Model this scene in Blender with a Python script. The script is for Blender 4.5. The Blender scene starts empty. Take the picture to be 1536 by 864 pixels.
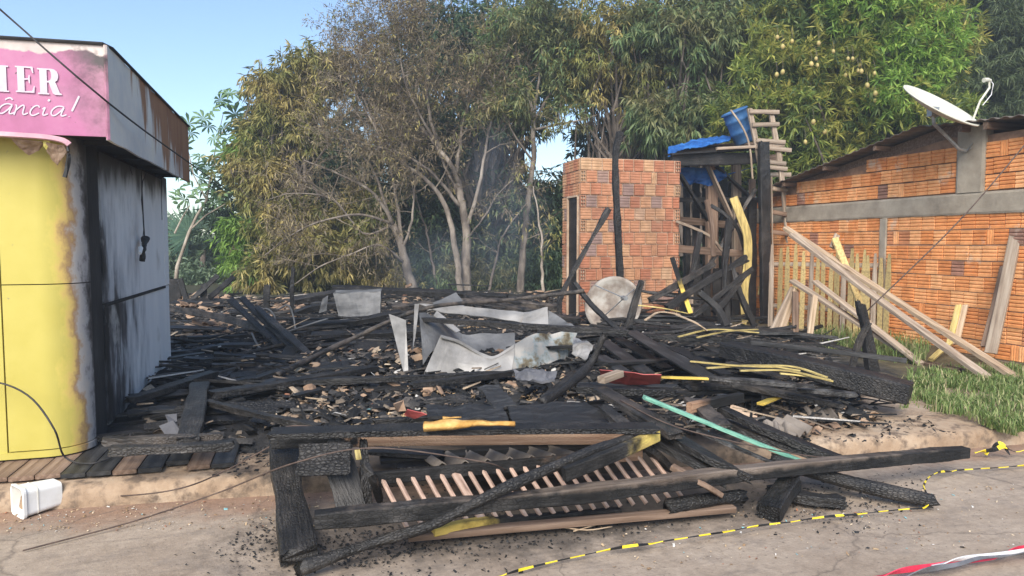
import bpy, bmesh, math, random
import numpy as np
from mathutils import Vector, Matrix, noise
S = bpy.context.scene
COL = S.collection
# ------------------------------------------------------------------ camera, sky, sun, exposure
F, CX, CY, EYE = 1060.0, 768.0, 432.0, 1.6
PITCH, YAW = math.atan(67 / F), math.atan(310 / F)
cam_d = bpy.data.cameras.new('camera'); cam = bpy.data.objects.new('camera', cam_d); COL.objects.link(cam)
cam_d.sensor_width = 36; cam_d.lens = F / 1536 * 36; cam_d.clip_start = .05; cam_d.clip_end = 3000
cam.location = (0, 0, EYE); cam.rotation_euler = (math.pi / 2 - PITCH, 0, -YAW)
S.camera = cam
SUN_EL, SUN_AZ = math.radians(40), math.radians(208)      # azimuth clockwise from +Y: the sun stands behind the viewer, to the left
W = bpy.data.worlds.new('World'); S.world = W; W.use_nodes = True
wn = W.node_tree.nodes; wl = W.node_tree.links
sky = wn.new('ShaderNodeTexSky'); sky.sky_type = 'NISHITA'; sky.sun_disc = False
sky.sun_elevation = SUN_EL; sky.sun_rotation = SUN_AZ
sky.air_density = 1.0; sky.dust_density = 1.0; sky.ozone_density = 2.4
bg = wn['Background']; bg.inputs['Strength'].default_value = .103
wl.new(sky.outputs[0], bg.inputs[0])
sd = bpy.data.lights.new('sun', 'SUN'); sd.energy = 2.4; sd.angle = math.radians(40); sd.color = (1, .94, .85)
so = bpy.data.objects.new('sun', sd); COL.objects.link(so)
so.rotation_euler = Vector((-math.sin(SUN_AZ) * math.cos(SUN_EL), -math.cos(SUN_AZ) * math.cos(SUN_EL), -math.sin(SUN_EL))).to_track_quat('-Z', 'Y').to_euler()
S.view_settings.view_transform = 'Standard'; S.view_settings.look = 'None'
S.view_settings.exposure = 1.26; S.view_settings.gamma = 1
S.render.engine = 'CYCLES'
S.cycles.max_bounces = 6; S.cycles.volume_step_rate = 2.0

# ------------------------------------------------------------------ survey: photo measurements to metres
_f0 = Vector((math.sin(YAW), math.cos(YAW), 0)); _r = Vector((math.cos(YAW), -math.sin(YAW), 0)); _z = Vector((0, 0, 1))
_f = _f0 * math.cos(PITCH) - _z * math.sin(PITCH); _u = _f0 * math.sin(PITCH) + _z * math.cos(PITCH)
CAM = Vector((0, 0, EYE))
def ray(x, y): return _f * F + _r * (x - CX) - _u * (y - CY)
def G(x, y, z=.15): v = ray(x, y); return CAM + v * ((z - EYE) / v.z)      # meets a level
def PY(x, y, d): v = ray(x, y); return CAM + v * (d / v.y)                 # meets a plane across the plot
def PX(x, y, d): v = ray(x, y); return CAM + v * (d / v.x)                 # meets a plane along the plot
def PD(x, y, d): return CAM + ray(x, y) * (d / F)                          # at a distance

# ------------------------------------------------------------------ materials
def nd(t, ty, ins=None, **at):
    n = t.nodes.new('ShaderNode' + ty)
    for k, v in at.items(): setattr(n, k, v)
    for k, v in (ins or {}).items():
        s = n.inputs[k]
        if isinstance(v, bpy.types.NodeSocket): t.links.new(v, s)
        elif v is not None: s.default_value = v
    return n
def mth(t, op, a, b=None, c=None, clamp=False):
    n = t.nodes.new('ShaderNodeMath'); n.operation = op; n.use_clamp = clamp
    for i, v in enumerate((a, b, c)):
        if v is None: continue
        if isinstance(v, bpy.types.NodeSocket): t.links.new(v, n.inputs[i])
        else: n.inputs[i].default_value = v
    return n.outputs[0]
def rgb(c): return tuple(c) + (1,) if len(c) == 3 else tuple(c)
def ramp(t, fac, stops, mode='LINEAR'):
    n = t.nodes.new('ShaderNodeValToRGB'); t.links.new(fac, n.inputs[0]); cr = n.color_ramp; cr.interpolation = mode
    while len(cr.elements) < len(stops): cr.elements.new(.5)
    for e, (p, c) in zip(cr.elements, stops): e.position = p; e.color = rgb(c)
    return n.outputs[0]
def coords(t, kind='Object', scale=(1, 1, 1)):
    if kind == 'World': o = nd(t, 'NewGeometry').outputs['Position']
    else: o = nd(t, 'TexCoord').outputs[kind]
    if isinstance(scale, (int, float)): scale = (scale,) * 3
    return nd(t, 'Mapping', {'Vector': o, 'Scale': scale}).outputs[0]
def nz(t, vec, scale, detail=5, rough=.6, dist=0): return nd(t, 'TexNoise', {'Vector': vec, 'Scale': scale, 'Detail': detail, 'Roughness': rough, 'Distortion': dist}).outputs[0]
def mixc(t, f, a, b, mode='MIX'):
    n = t.nodes.new('ShaderNodeMix'); n.data_type = 'RGBA'; n.blend_type = mode
    for s, v in ((n.inputs[0], f), (n.inputs[6], a), (n.inputs[7], b)):
        if isinstance(v, bpy.types.NodeSocket): t.links.new(v, s)
        else: s.default_value = v if isinstance(v, (int, float)) else rgb(v)
    return n.outputs[2]
def sep(t, v): return nd(t, 'SeparateXYZ', {0: v}).outputs
def newmat(name):
    m = bpy.data.materials.new(name); m.use_nodes = True; t = m.node_tree
    return m, t, t.nodes['Principled BSDF']
def finish(t, b, col, rough=.8, bump=None, bstr=.3, bdist=.01, spec=.3, metal=0.):
    if isinstance(col, bpy.types.NodeSocket): t.links.new(col, b.inputs['Base Color'])
    else: b.inputs['Base Color'].default_value = rgb(col)
    if isinstance(rough, bpy.types.NodeSocket): t.links.new(rough, b.inputs['Roughness'])
    else: b.inputs['Roughness'].default_value = rough
    b.inputs['Specular IOR Level'].default_value = spec; b.inputs['Metallic'].default_value = metal
    if bump is not None:
        n = nd(t, 'Bump', {'Height': bump, 'Strength': bstr, 'Distance': bdist}); t.links.new(n.outputs[0], b.inputs['Normal'])
def basic(name, stops, scale=3., stretch=(1, 1, 1), rough=.8, bump=.3, bscale=40, coord='Object', spec=.3, metal=0., rand=0.):
    m, t, b = newmat(name); v = coords(t, coord, stretch)
    c = ramp(t, nz(t, v, scale), stops)
    if rand:
        oi = nd(t, 'ObjectInfo').outputs['Random']
        k = mth(t, 'MULTIPLY_ADD', oi, 2 * rand, 1 - rand)
        c = mixc(t, 1., c, nd(t, 'CombineXYZ', {0: k, 1: k, 2: k}).outputs[0], 'MULTIPLY')
    h = nz(t, v, bscale, 4)
    finish(t, b, c, rough, h, bump, .01, spec, metal); return m
def char_col(t, v):
    vo = nd(t, 'TexVoronoi', {'Vector': nd(t, 'Mapping', {'Vector': v, 'Scale': (34, 62, 62)}).outputs[0], 'Scale': 1., 'Randomness': .8}, feature='DISTANCE_TO_EDGE').outputs[0]
    mk = ramp(t, nz(t, v, 1.7, 3), [(.34, (0, 0, 0)), (.58, (1, 1, 1))])
    big = nz(t, v, 3.5, 5)
    fine = nz(t, nd(t, 'Mapping', {'Vector': v, 'Scale': (4, 55, 55)}).outputs[0], 1.5, 6)
    c = ramp(t, big, [(.25, (.006, .006, .006)), (.5, (.013, .0125, .012)), (.68, (.034, .032, .03)), (.84, (.10, .093, .086))])
    crack = ramp(t, vo, [(0, (.35, .35, .35)), (.1, (1, 1, 1))])
    c = mixc(t, mth(t, 'MULTIPLY_ADD', mk, .8, .2), c, crack, 'MULTIPLY')
    c = mixc(t, 1., c, ramp(t, fine, [(.3, (.45, .45, .45)), (.7, (1.75, 1.75, 1.78))]), 'MULTIPLY')
    h = mth(t, 'ADD', mth(t, 'MULTIPLY', mk, mth(t, 'MULTIPLY', ramp(t, vo, [(0, (0, 0, 0)), (.2, (1, 1, 1))]), .8)), mth(t, 'MULTIPLY', fine, 1.3))
    return c, h
def char_mat(name, ash=0.):
    m, t, b = newmat(name); v = coords(t)
    oi = nd(t, 'ObjectInfo').outputs['Random']
    v = nd(t, 'VectorMath', {0: v, 1: nd(t, 'CombineXYZ', {0: mth(t, 'MULTIPLY', oi, 37.), 1: mth(t, 'MULTIPLY', oi, 11.), 2: 0.}).outputs[0]}, operation='ADD').outputs[0]
    c, h = char_col(t, v)
    k = mth(t, 'MULTIPLY_ADD', oi, .9, .6); c = mixc(t, 1., c, nd(t, 'CombineXYZ', {0: mth(t, 'MULTIPLY', k, 1.06), 1: k, 2: mth(t, 'MULTIPLY', k, .93)}).outputs[0], 'MULTIPLY')
    br = nd(t, 'MapRange', {'Value': nd(t, 'TexWhiteNoise', {'W': oi}, noise_dimensions='1D').outputs[0], 'From Min': .86, 'From Max': 1.}).outputs[0]
    c = mixc(t, mth(t, 'MULTIPLY', mth(t, 'MULTIPLY', br, .75), ramp(t, nz(t, v, 6, 5), [(.42, (0, 0, 0)), (.62, (1, 1, 1))])), c, (.15, .12, .095))
    if ash: c = mixc(t, mth(t, 'MULTIPLY', ramp(t, nz(t, v, 5, 6), [(.45, (0, 0, 0)), (.75, (1, 1, 1))]), ash), c, (.22, .21, .2))
    finish(t, b, c, .5, h, .65, .009, .42); return m
def halfburnt(name, stops, lo, hi, axis=0, wscale=(1.2, 25, 25)):
    """wood or paint that turns to char along the length of the piece: the burn is a stain of the piece itself"""
    m, t, b = newmat(name); v = coords(t); g = sep(t, nd(t, 'TexCoord').outputs['Generated'])[axis]
    w = ramp(t, nz(t, nd(t, 'Mapping', {'Vector': v, 'Scale': wscale}).outputs[0], 1.5, 5), stops)
    c, h = char_col(t, v)
    e = mth(t, 'MULTIPLY_ADD', nz(t, v, 9, 5), .5, -.25)
    k = mth(t, 'ADD', g, e)
    f = nd(t, 'MapRange', {'Value': k, 'From Min': lo, 'From Max': hi}, interpolation_type='SMOOTHSTEP').outputs[0]
    sc = mixc(t, f, w, c)
    finish(t, b, sc, .7, h, .4, .006, .25); return m
MT = {}
MT['char'] = char_mat('charred_wood'); MT['char_ash'] = char_mat('ashy_charred_wood', .8)
MT['char_smooth'] = basic('smooth_black_board', [(.3, (.010, .0098, .0095)), (.54, (.024, .023, .022)), (.78, (.075, .073, .071))], 2.2, (1, 8, 8), .5, .35, 30, spec=.4, rand=.35)
MT['greywood'] = basic('weathered_wood', [(.25, (.11, .08, .06)), (.5, (.29, .22, .16)), (.75, (.45, .37, .285))], 2., (.8, 14, 14), .8, .35, 30, rand=.2)
MT['tanwood'] = basic('tan_raw_wood', [(.25, (.17, .11, .07)), (.5, (.42, .305, .2)), (.8, (.58, .46, .33))], 2., (.7, 14, 14), .8, .3, 30, rand=.15)
MT['brownwood'] = basic('brown_wood', [(.25, (.07, .045, .03)), (.5, (.17, .11, .075)), (.8, (.32, .23, .17))], 2.4, (.7, 14, 14), .8, .35, 30, rand=.25)
MT['pinkwood'] = basic('pinkish_bare_wood', [(.3, (.12, .075, .055)), (.5, (.42, .28, .21)), (.75, (.58, .44, .35))], 3., (2, 12, 12), .75, .2, 40, rand=.12)
MT['yellowpaint'] = basic('faded_yellow_paint', [(.24, (.08, .06, .035)), (.4, (.32, .24, .09)), (.58, (.54, .42, .15)), (.8, (.42, .35, .22))], 3., (1.2, 10, 10), .75, .3, 40, rand=.2)
MT['picket'] = basic('peeling_yellow_picket_paint', [(.15, (.10, .075, .045)), (.36, (.30, .22, .105)), (.56, (.51, .385, .16)), (.78, (.36, .285, .18))], 3.5, (8, 8, 1.4), .8, .3, 40, rand=.3)
MT['half_yellow'] = halfburnt('yellow_board_half_burnt', [(.3, (.5, .33, .06)), (.7, (.8, .58, .12))], .35, .6)
MT['half_yellow_tip'] = halfburnt('board_with_yellow_tip', [(.3, (.42, .29, .07)), (.7, (.66, .48, .12))], .16, .36)
MT['half_yellow_end'] = halfburnt('yellow_board_burnt_start', [(.3, (.5, .36, .12)), (.7, (.78, .6, .16))], .9, .55)
MT['half_brown'] = halfburnt('brown_board_half_burnt', [(.3, (.22, .12, .07)), (.7, (.48, .3, .19))], .95, .6)
MT['half_brown_front'] = halfburnt('orange_brown_beam_face', [(.3, (.34, .19, .115)), (.7, (.62, .41, .27))], .27, .18)
MT['brown_top'] = halfburnt('scorched_brown_top_face', [(.3, (.07, .052, .04)), (.7, (.2, .16, .13))], .9, .62, 2, (1.5, 18, 2))
MT['green'] = basic('mint_green_paint', [(.3, (.03, .035, .03)), (.42, (.12, .30, .22)), (.62, (.24, .48, .36)), (.85, (.36, .55, .46))], 5., (1.5, 10, 10), .6, .25, 40)
MT['white_sheet'] = basic('scorched_white_enamel', [(.2, (.10, .09, .08)), (.36, (.17, .16, .145)), (.55, (.275, .262, .245)), (.8, (.365, .352, .335))], 3.2, (1, 1, 1), .42, .1, 12, spec=.5, rand=.1)
MT['white_scorch'] = basic('blistered_enamel', [(.3, (.03, .025, .02)), (.39, (.14, .115, .07)), (.46, (.24, .27, .27)), (.53, (.33, .31, .28)), (.8, (.4, .385, .36))], 4.5, (1, 1, 1), .5, .4, 10, spec=.4)
MT['grey_sheet'] = basic('sooty_grey_sheet_metal', [(.2, (.05, .05, .05)), (.45, (.10, .10, .10)), (.65, (.17, .168, .165)), (.9, (.25, .25, .245))], 2.6, (1, 1, 1), .5, .12, 14, spec=.4)
MT['bare_metal'] = basic('burnt_bare_metal', [(.28, (.09, .065, .05)), (.45, (.22, .18, .145)), (.6, (.34, .31, .27)), (.8, (.42, .4, .37))], 4.5, (1, 1, 1), .6, .1, 20, spec=.4, metal=.2)
MT['dish_white'] = basic('cream_dish_paint', [(.2, (.46, .44, .36)), (.7, (.62, .6, .5))], 3., rough=.45, bump=.02)
MT['steel'] = basic('galvanised_steel', [(.3, (.25, .25, .25)), (.7, (.45, .45, .45))], 20, rough=.4, bump=.05, metal=.6)
MT['cement'] = basic('rough_cement', [(.22, (.10, .08, .06)), (.4, (.27, .225, .17)), (.62, (.40, .34, .26)), (.85, (.52, .45, .36))], 2.5, (1, 1, 1), .9, .5, 30, 'World')
MT['mortar'] = basic('sandy_mortar', [(.2, (.26, .17, .11)), (.5, (.46, .33, .23)), (.8, (.58, .47, .36))], 4, (1, 1, 1), .95, .7, 40, 'World')
MT['mortar_dark'] = basic('dark_joint_mortar', [(.3, (.14, .08, .05)), (.7, (.34, .2, .12))], 5, (1, 1, 1), .95, .7, 40, 'World')  # darker brown mortar behind the gable bricks
MT['fibro'] = basic('old_fibre_cement', [(.2, (.07, .058, .05)), (.5, (.16, .135, .112)), (.8, (.27, .232, .195))], 3, (1, 1, 1), .9, .4, 30, 'World')
MT['slate'] = basic('grey_slate_board', [(.2, (.05, .05, .055)), (.6, (.12, .12, .13))], 3, rough=.6, bump=.2)
MT['bluetarp'] = basic('blue_tarpaulin', [(.2, (.008, .035, .12)), (.5, (.02, .10, .32)), (.8, (.05, .2, .48))], 4, rough=.45, bump=.4, bscale=14)
MT['bluedrum'] = basic('faded_blue_plastic', [(.2, (.015, .04, .10)), (.5, (.035, .11, .25)), (.8, (.10, .2, .34))], 4, rough=.5, bump=.1)
MT['tub'] = basic('white_plastic', [(.2, (.66, .64, .58)), (.6, (.8, .79, .76))], 6, rough=.4, bump=.03)
MT['tub_in'] = basic('stained_tub_inside', [(.3, (.5, .47, .38)), (.7, (.72, .7, .64))], 6, rough=.5, bump=.03)
MT['wire'] = basic('dark_cable', [(.3, (.02, .02, .02)), (.7, (.055, .05, .05))], 20, rough=.6, bump=.1)
MT['rustwire'] = basic('rusty_wire', [(.3, (.05, .035, .03)), (.7, (.13, .09, .07))], 20, rough=.7, bump=.1)
MT['foam'] = basic('burnt_yellow_foam', [(.28, (.12, .06, .02)), (.48, (.45, .24, .06)), (.7, (.66, .42, .15))], 9, rough=.95, bump=.9, bscale=35)
MT['red'] = basic('faded_red_plastic', [(.3, (.22, .04, .035)), (.6, (.45, .1, .09)), (.85, (.55, .22, .18))], 4, rough=.6, bump=.1)
MT['terracotta'] = basic('sooty_terracotta', [(.25, (.03, .026, .023)), (.45, (.22, .14, .09)), (.65, (.42, .29, .19)), (.9, (.52, .42, .32))], 3.5, (1, 1, 1), .9, .4, 25, 'World', rand=.35)
MT['tapeY'] = basic('yellow_tape', [(.3, (.7, .52, .02)), (.7, (.82, .65, .05))], 8, rough=.4, bump=.1)
MT['tapeK'] = basic('black_tape', [(.3, (.012, .012, .012)), (.7, (.03, .03, .03))], 8, rough=.4, bump=.1)
MT['tapeR'] = basic('red_tape', [(.3, (.5, .02, .05)), (.7, (.66, .05, .10))], 8, rough=.4, bump=.1)
MT['tapeW'] = basic('white_tape', [(.3, (.55, .54, .55)), (.7, (.72, .71, .72))], 8, rough=.4, bump=.1)
MT['tapeG'] = basic('dark_grey_tape', [(.3, (.07, .07, .075)), (.7, (.15, .15, .16))], 8, rough=.4, bump=.1)
MT['letter'] = basic('white_sign_lettering', [(.3, (.52, .40, .48)), (.7, (.70, .64, .68))], 6, rough=.5, bump=.03)
MT['pale'] = basic('pale_bark', [(.15, (.10, .08, .06)), (.42, (.27, .22, .17)), (.62, (.42, .36, .29)), (.85, (.54, .48, .4))], 5, (1, 1, .5), .9, .5, 30, 'World')
MT['pale2'] = basic('singed_pale_bark', [(.25, (.04, .033, .028)), (.44, (.12, .098, .08)), (.58, (.24, .2, .16)), (.8, (.40, .35, .29))], 3.5, (1, 1, .5), .9, .5, 30, 'World')
MT['bark'] = basic('brown_bark', [(.2, (.05, .042, .035)), (.5, (.13, .105, .085)), (.8, (.24, .2, .165))], 5, (1, 1, .4), .9, .6, 30, 'World')
MT['twig'] = basic('scorched_twigs', [(.2, (.10, .078, .06)), (.5, (.2, .16, .12)), (.8, (.33, .27, .2))], 3, rough=.9, bump=.2, coord='World')
MT['greenstem'] = basic('pale_green_stem', [(.3, (.2, .2, .13)), (.7, (.36, .35, .26))], 6, rough=.8, bump=.2)
MT['fruit'] = basic('ripening_mango_skin', [(.2, (.22, .22, .06)), (.5, (.40, .34, .12)), (.8, (.46, .28, .13))], 4, rough=.5, bump=.02, rand=.2)
MT['grain'] = basic('spilled_grain', [(.2, (.2, .12, .06)), (.5, (.5, .34, .18)), (.8, (.66, .5, .3))], 20, rough=.8, bump=.1, coord='World')

def leafmat(name, stops, patch=None, trans=.25, rough=.5, pscale=.5):
    m, t, b = newmat(name); g = nd(t, 'NewGeometry'); r = g.outputs['Random Per Island']
    c = ramp(t, r, stops)
    if patch:
        f = ramp(t, nz(t, coords(t, 'World'), pscale, 3), [(.42, (0, 0, 0)), (.6, (1, 1, 1))])
        c = mixc(t, mth(t, 'MULTIPLY', f, .85), c, ramp(t, r, patch))
    finish(t, b, c, rough, spec=.35)
    tr = nd(t, 'BsdfTranslucent', {'Color': c}); mx = nd(t, 'MixShader', {0: trans, 1: b.outputs[0], 2: tr.outputs[0]})
    t.links.new(mx.outputs[0], t.nodes['Material Output'].inputs[0]); return m
def islandmat(name, stops, mode='CONSTANT', rough=.85, spec=.3):
    m, t, b = newmat(name); r = nd(t, 'NewGeometry').outputs['Random Per Island']
    c = ramp(t, r, stops, mode)
    h = nz(t, coords(t, 'World'), 90, 3)
    c = mixc(t, 1., c, ramp(t, h, [(.3, (.6, .6, .6)), (.7, (1.25, 1.25, 1.25))]), 'MULTIPLY')
    finish(t, b, c, rough, h, .4, .004, spec); return m
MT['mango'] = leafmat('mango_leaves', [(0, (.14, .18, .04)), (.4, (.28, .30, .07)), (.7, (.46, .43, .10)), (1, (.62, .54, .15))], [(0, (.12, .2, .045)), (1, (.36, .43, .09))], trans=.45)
MT['mango_dark'] = leafmat('shaded_inner_mango_leaves', [(0, (.06, .10, .03)), (.5, (.11, .165, .045)), (1, (.2, .24, .065))], trans=.4)  # older dark green; the crown's inner shade is put into this colour too
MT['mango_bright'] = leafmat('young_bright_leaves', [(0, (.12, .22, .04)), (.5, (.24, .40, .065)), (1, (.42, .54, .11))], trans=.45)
MT['bamboo'] = leafmat('dark_bamboo_leaves', [(0, (.06, .085, .04)), (.6, (.12, .165, .07)), (1, (.21, .25, .12))], trans=.4)
MT['droop'] = leafmat('drooping_dark_leaves', [(0, (.07, .13, .06)), (.5, (.15, .23, .09)), (1, (.28, .34, .14))], [(0, (.13, .12, .055)), (1, (.32, .27, .12))], trans=.42, pscale=.7)
MT['olive'] = leafmat('scorched_olive_leaves', [(0, (.17, .145, .06)), (.4, (.32, .26, .085)), (.75, (.46, .37, .13)), (1, (.6, .48, .2))], [(0, (.10, .13, .035)), (1, (.25, .28, .07))], trans=.3, pscale=.8)
MT['withered'] = leafmat('withered_brown_leaves', [(0, (.12, .095, .065)), (.5, (.25, .195, .125)), (.85, (.36, .28, .17)), (1, (.46, .37, .2))], [(0, (.12, .095, .06)), (1, (.32, .26, .13))], trans=.4, pscale=.7)
MT['deep'] = leafmat('deep_green_leaves', [(0, (.03, .058, .03)), (.6, (.062, .11, .05)), (1, (.12, .17, .08))], trans=.35)
MT['fresh'] = leafmat('fresh_green_leaves', [(0, (.08, .15, .03)), (.5, (.16, .28, .05)), (1, (.28, .42, .09))], trans=.35)
MT['cecropia'] = leafmat('broad_grey_green_leaves', [(0, (.12, .22, .09)), (1, (.25, .38, .18))], trans=.4)
MT['palmgreen'] = leafmat('blue_green_fan_leaves', [(0, (.07, .14, .10)), (1, (.13, .22, .14))], trans=.25)
MT['hazygreen'] = leafmat('distant_shrub_leaves', [(0, (.10, .15, .095)), (1, (.21, .28, .16))])
MT['grass'] = leafmat('grass_blades', [(0, (.09, .14, .04)), (.5, (.17, .25, .065)), (.8, (.28, .33, .12)), (1, (.5, .43, .24))], trans=.3, rough=.6)
MT['rubble'] = islandmat('charred_rubble', [(0, (.01, .01, .01)), (.3, (.022, .021, .02)), (.52, (.05, .046, .042)), (.68, (.10, .087, .075)), (.8, (.17, .135, .10)), (.89, (.28, .2, .135)), (.95, (.40, .31, .22)), (.985, (.55, .52, .47))], rough=.7)
MT['splinter'] = islandmat('burnt_splinters', [(0, (.012, .012, .012)), (.4, (.035, .033, .031)), (.62, (.085, .078, .07)), (.78, (.17, .13, .095)), (.9, (.32, .24, .16)), (.97, (.45, .42, .38))])
MT['crumb'] = islandmat('char_crumbs', [(0, (.012, .012, .012)), (.6, (.03, .03, .03)), (.9, (.07, .065, .06))])
MT['litter'] = islandmat('tan_litter', [(0, (.28, .18, .10)), (.3, (.46, .33, .2)), (.55, (.58, .46, .32)), (.75, (.36, .16, .09)), (.85, (.62, .58, .52)), (.95, (.2, .4, .42))])
MT['leaf_shard'] = MT['litter']

def brickmat(name, stops, smear, smear_lo, groove_soot=0.):
    m, t, b = newmat(name); oi = nd(t, 'ObjectInfo').outputs['Random']; w = coords(t, 'World')
    c = ramp(t, oi, stops)
    n1 = nz(t, w, 9, 5); n2 = nz(t, w, 2.2, 6, .65)
    c = mixc(t, 1., c, ramp(t, n1, [(.25, (.7, .66, .62)), (.75, (1.25, 1.25, 1.25))]), 'MULTIPLY')
    f = ramp(t, n2, [(smear_lo, (0, 0, 0)), (smear_lo + .1, (1, 1, 1))])
    c = mixc(t, mth(t, 'MULTIPLY', f, .8), c, smear)
    if groove_soot:
        n3 = nz(t, w, 1.1, 5); s = ramp(t, n3, [(.52, (0, 0, 0)), (.66, (1, 1, 1))])
        c = mixc(t, mth(t, 'MULTIPLY', s, groove_soot), c, (.09, .065, .055))
    finish(t, b, c, .85, nz(t, w, 60, 4), .35, .006, .25); return m
MT['brick_orange'] = brickmat('orange_hollow_brick', [(0, (.62, .23, .075)), (.25, (.70, .285, .10)), (.5, (.76, .34, .13)), (.75, (.80, .42, .19)), (.965, (.72, .28, .09)), (.985, (.36, .18, .12)), (1, (.26, .15, .11))], (.60, .49, .37), .60)
MT['brick_red'] = brickmat('reddish_hollow_brick', [(0, (.35, .14, .08)), (.3, (.42, .19, .11)), (.58, (.46, .245, .135)), (.80, (.47, .30, .175)), (.86, (.29, .19, .155)), (1, (.25, .17, .15))], (.5, .37, .25), .63, .35)
MT['hole'] = basic('shaded_brick_hole', [(.3, (.03, .016, .012)), (.7, (.07, .035, .025))], 9, rough=.9)  # clay colour darkened to stand for the shade inside the holes

def road_mat():
    m, t, b = newmat('dusty_concrete_road'); w = coords(t, 'World')
    n = nz(t, w, .9, 6, .6); n2 = nz(t, nd(t, 'Mapping', {'Vector': w, 'Scale': (1, 1.6, 1)}).outputs[0], 3.2, 6, .62)
    c = ramp(t, n, [(.28, (.225, .172, .128)), (.5, (.325, .26, .2)), (.72, (.40, .328, .258))])
    c = mixc(t, ramp(t, n2, [(.52, (0, 0, 0)), (.75, (1, 1, 1))]), c, (.235, .195, .16))
    y = sep(t, w)[1]; x = sep(t, w)[0]
    # reddish earth washed against the kerb line
    kl = mth(t, 'SUBTRACT', y, mth(t, 'MULTIPLY_ADD', x, -.085, 4.64))
    e = mth(t, 'ADD', kl, mth(t, 'MULTIPLY_ADD', nz(t, w, 3, 6), .9, -.45))
    f = nd(t, 'MapRange', {'Value': e, 'From Min': -.45, 'From Max': -.02}, interpolation_type='SMOOTHSTEP').outputs[0]
    c = mixc(t, mth(t, 'MULTIPLY', f, .75), c, (.27, .16, .105))
    # soot trodden round the fallen timbers
    dx = mth(t, 'DIVIDE', mth(t, 'SUBTRACT', x, 1.4), 1.75); dy = mth(t, 'DIVIDE', mth(t, 'SUBTRACT', y, 3.95), .62)
    r2 = mth(t, 'SQRT', mth(t, 'ADD', mth(t, 'MULTIPLY', dx, dx), mth(t, 'MULTIPLY', dy, dy)))
    r2 = mth(t, 'ADD', r2, mth(t, 'MULTIPLY_ADD', nz(t, w, 5, 7, .7), 1.5, -.75))
    f2 = nd(t, 'MapRange', {'Value': r2, 'From Min': 1.3, 'From Max': .55}, interpolation_type='SMOOTHSTEP').outputs[0]
    c = mixc(t, mth(t, 'MULTIPLY', f2, .85), c, (.06, .052, .046))
    sp = ramp(t, nz(t, w, 38, 3), [(.63, (0, 0, 0)), (.70, (1, 1, 1))]); c = mixc(t, mth(t, 'MULTIPLY', sp, .6), c, (.11, .09, .075))
    sm = nz(t, nd(t, 'Mapping', {'Vector': w, 'Rotation': (0, 0, .35), 'Scale': (2., 9., 1)}).outputs[0], 1.6, 8, .72)
    c = mixc(t, mth(t, 'MULTIPLY', ramp(t, sm, [(.55, (0, 0, 0)), (.7, (1, 1, 1))]), .55), c, (.15, .125, .105))
    c = mixc(t, 1., c, ramp(t, nz(t, w, 16, 8, .75), [(.3, (.78, .77, .76)), (.7, (1.2, 1.2, 1.2))]), 'MULTIPLY')
    ck = nd(t, 'TexVoronoi', {'Vector': nd(t, 'VectorMath', {0: w, 1: nd(t, 'VectorMath', {0: nd(t, 'TexNoise', {'Vector': w, 'Scale': 2.5, 'Detail': 5.}).outputs[1], 1: (.45, .45, 0)}, operation='MULTIPLY').outputs[0]}, operation='ADD').outputs[0], 'Scale': .55}, feature='DISTANCE_TO_EDGE').outputs[0]
    c = mixc(t, mth(t, 'MULTIPLY', ramp(t, ck, [(0, (1, 1, 1)), (.006, (0, 0, 0))]), .55), c, (.1, .08, .065))
    finish(t, b, c, .92, mth(t, 'ADD', nz(t, w, 70, 5), mth(t, 'MULTIPLY', n2, 2.)), .45, .008, .2); return m
MT['road'] = road_mat()
def kerb_mat():
    m, t, b = newmat('sandy_kerb_concrete'); w = coords(t, 'World')
    c = ramp(t, nz(t, w, 3.5, 7, .65), [(.25, (.2, .13, .08)), (.5, (.36, .26, .175)), (.75, (.47, .37, .27))])
    c = mixc(t, ramp(t, nz(t, w, 9, 6), [(.5, (0, 0, 0)), (.64, (.9, .9, .9))]), c, (.13, .095, .07))
    x = sep(t, w)[0]; n = mth(t, 'MULTIPLY_ADD', nz(t, w, 3, 7, .7), 1.6, -.8)
    d = mth(t, 'ADD', mth(t, 'ABSOLUTE', mth(t, 'DIVIDE', mth(t, 'SUBTRACT', x, 1.5), 1.75)), n)
    f = nd(t, 'MapRange', {'Value': d, 'From Min': 1.15, 'From Max': .7}, interpolation_type='SMOOTHSTEP').outputs[0]
    c = mixc(t, mth(t, 'MULTIPLY', f, .88), c, (.05, .042, .036))
    finish(t, b, c, .95, nz(t, w, 45, 5), .6, .01, .2); return m
MT['kerb'] = kerb_mat()
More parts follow.
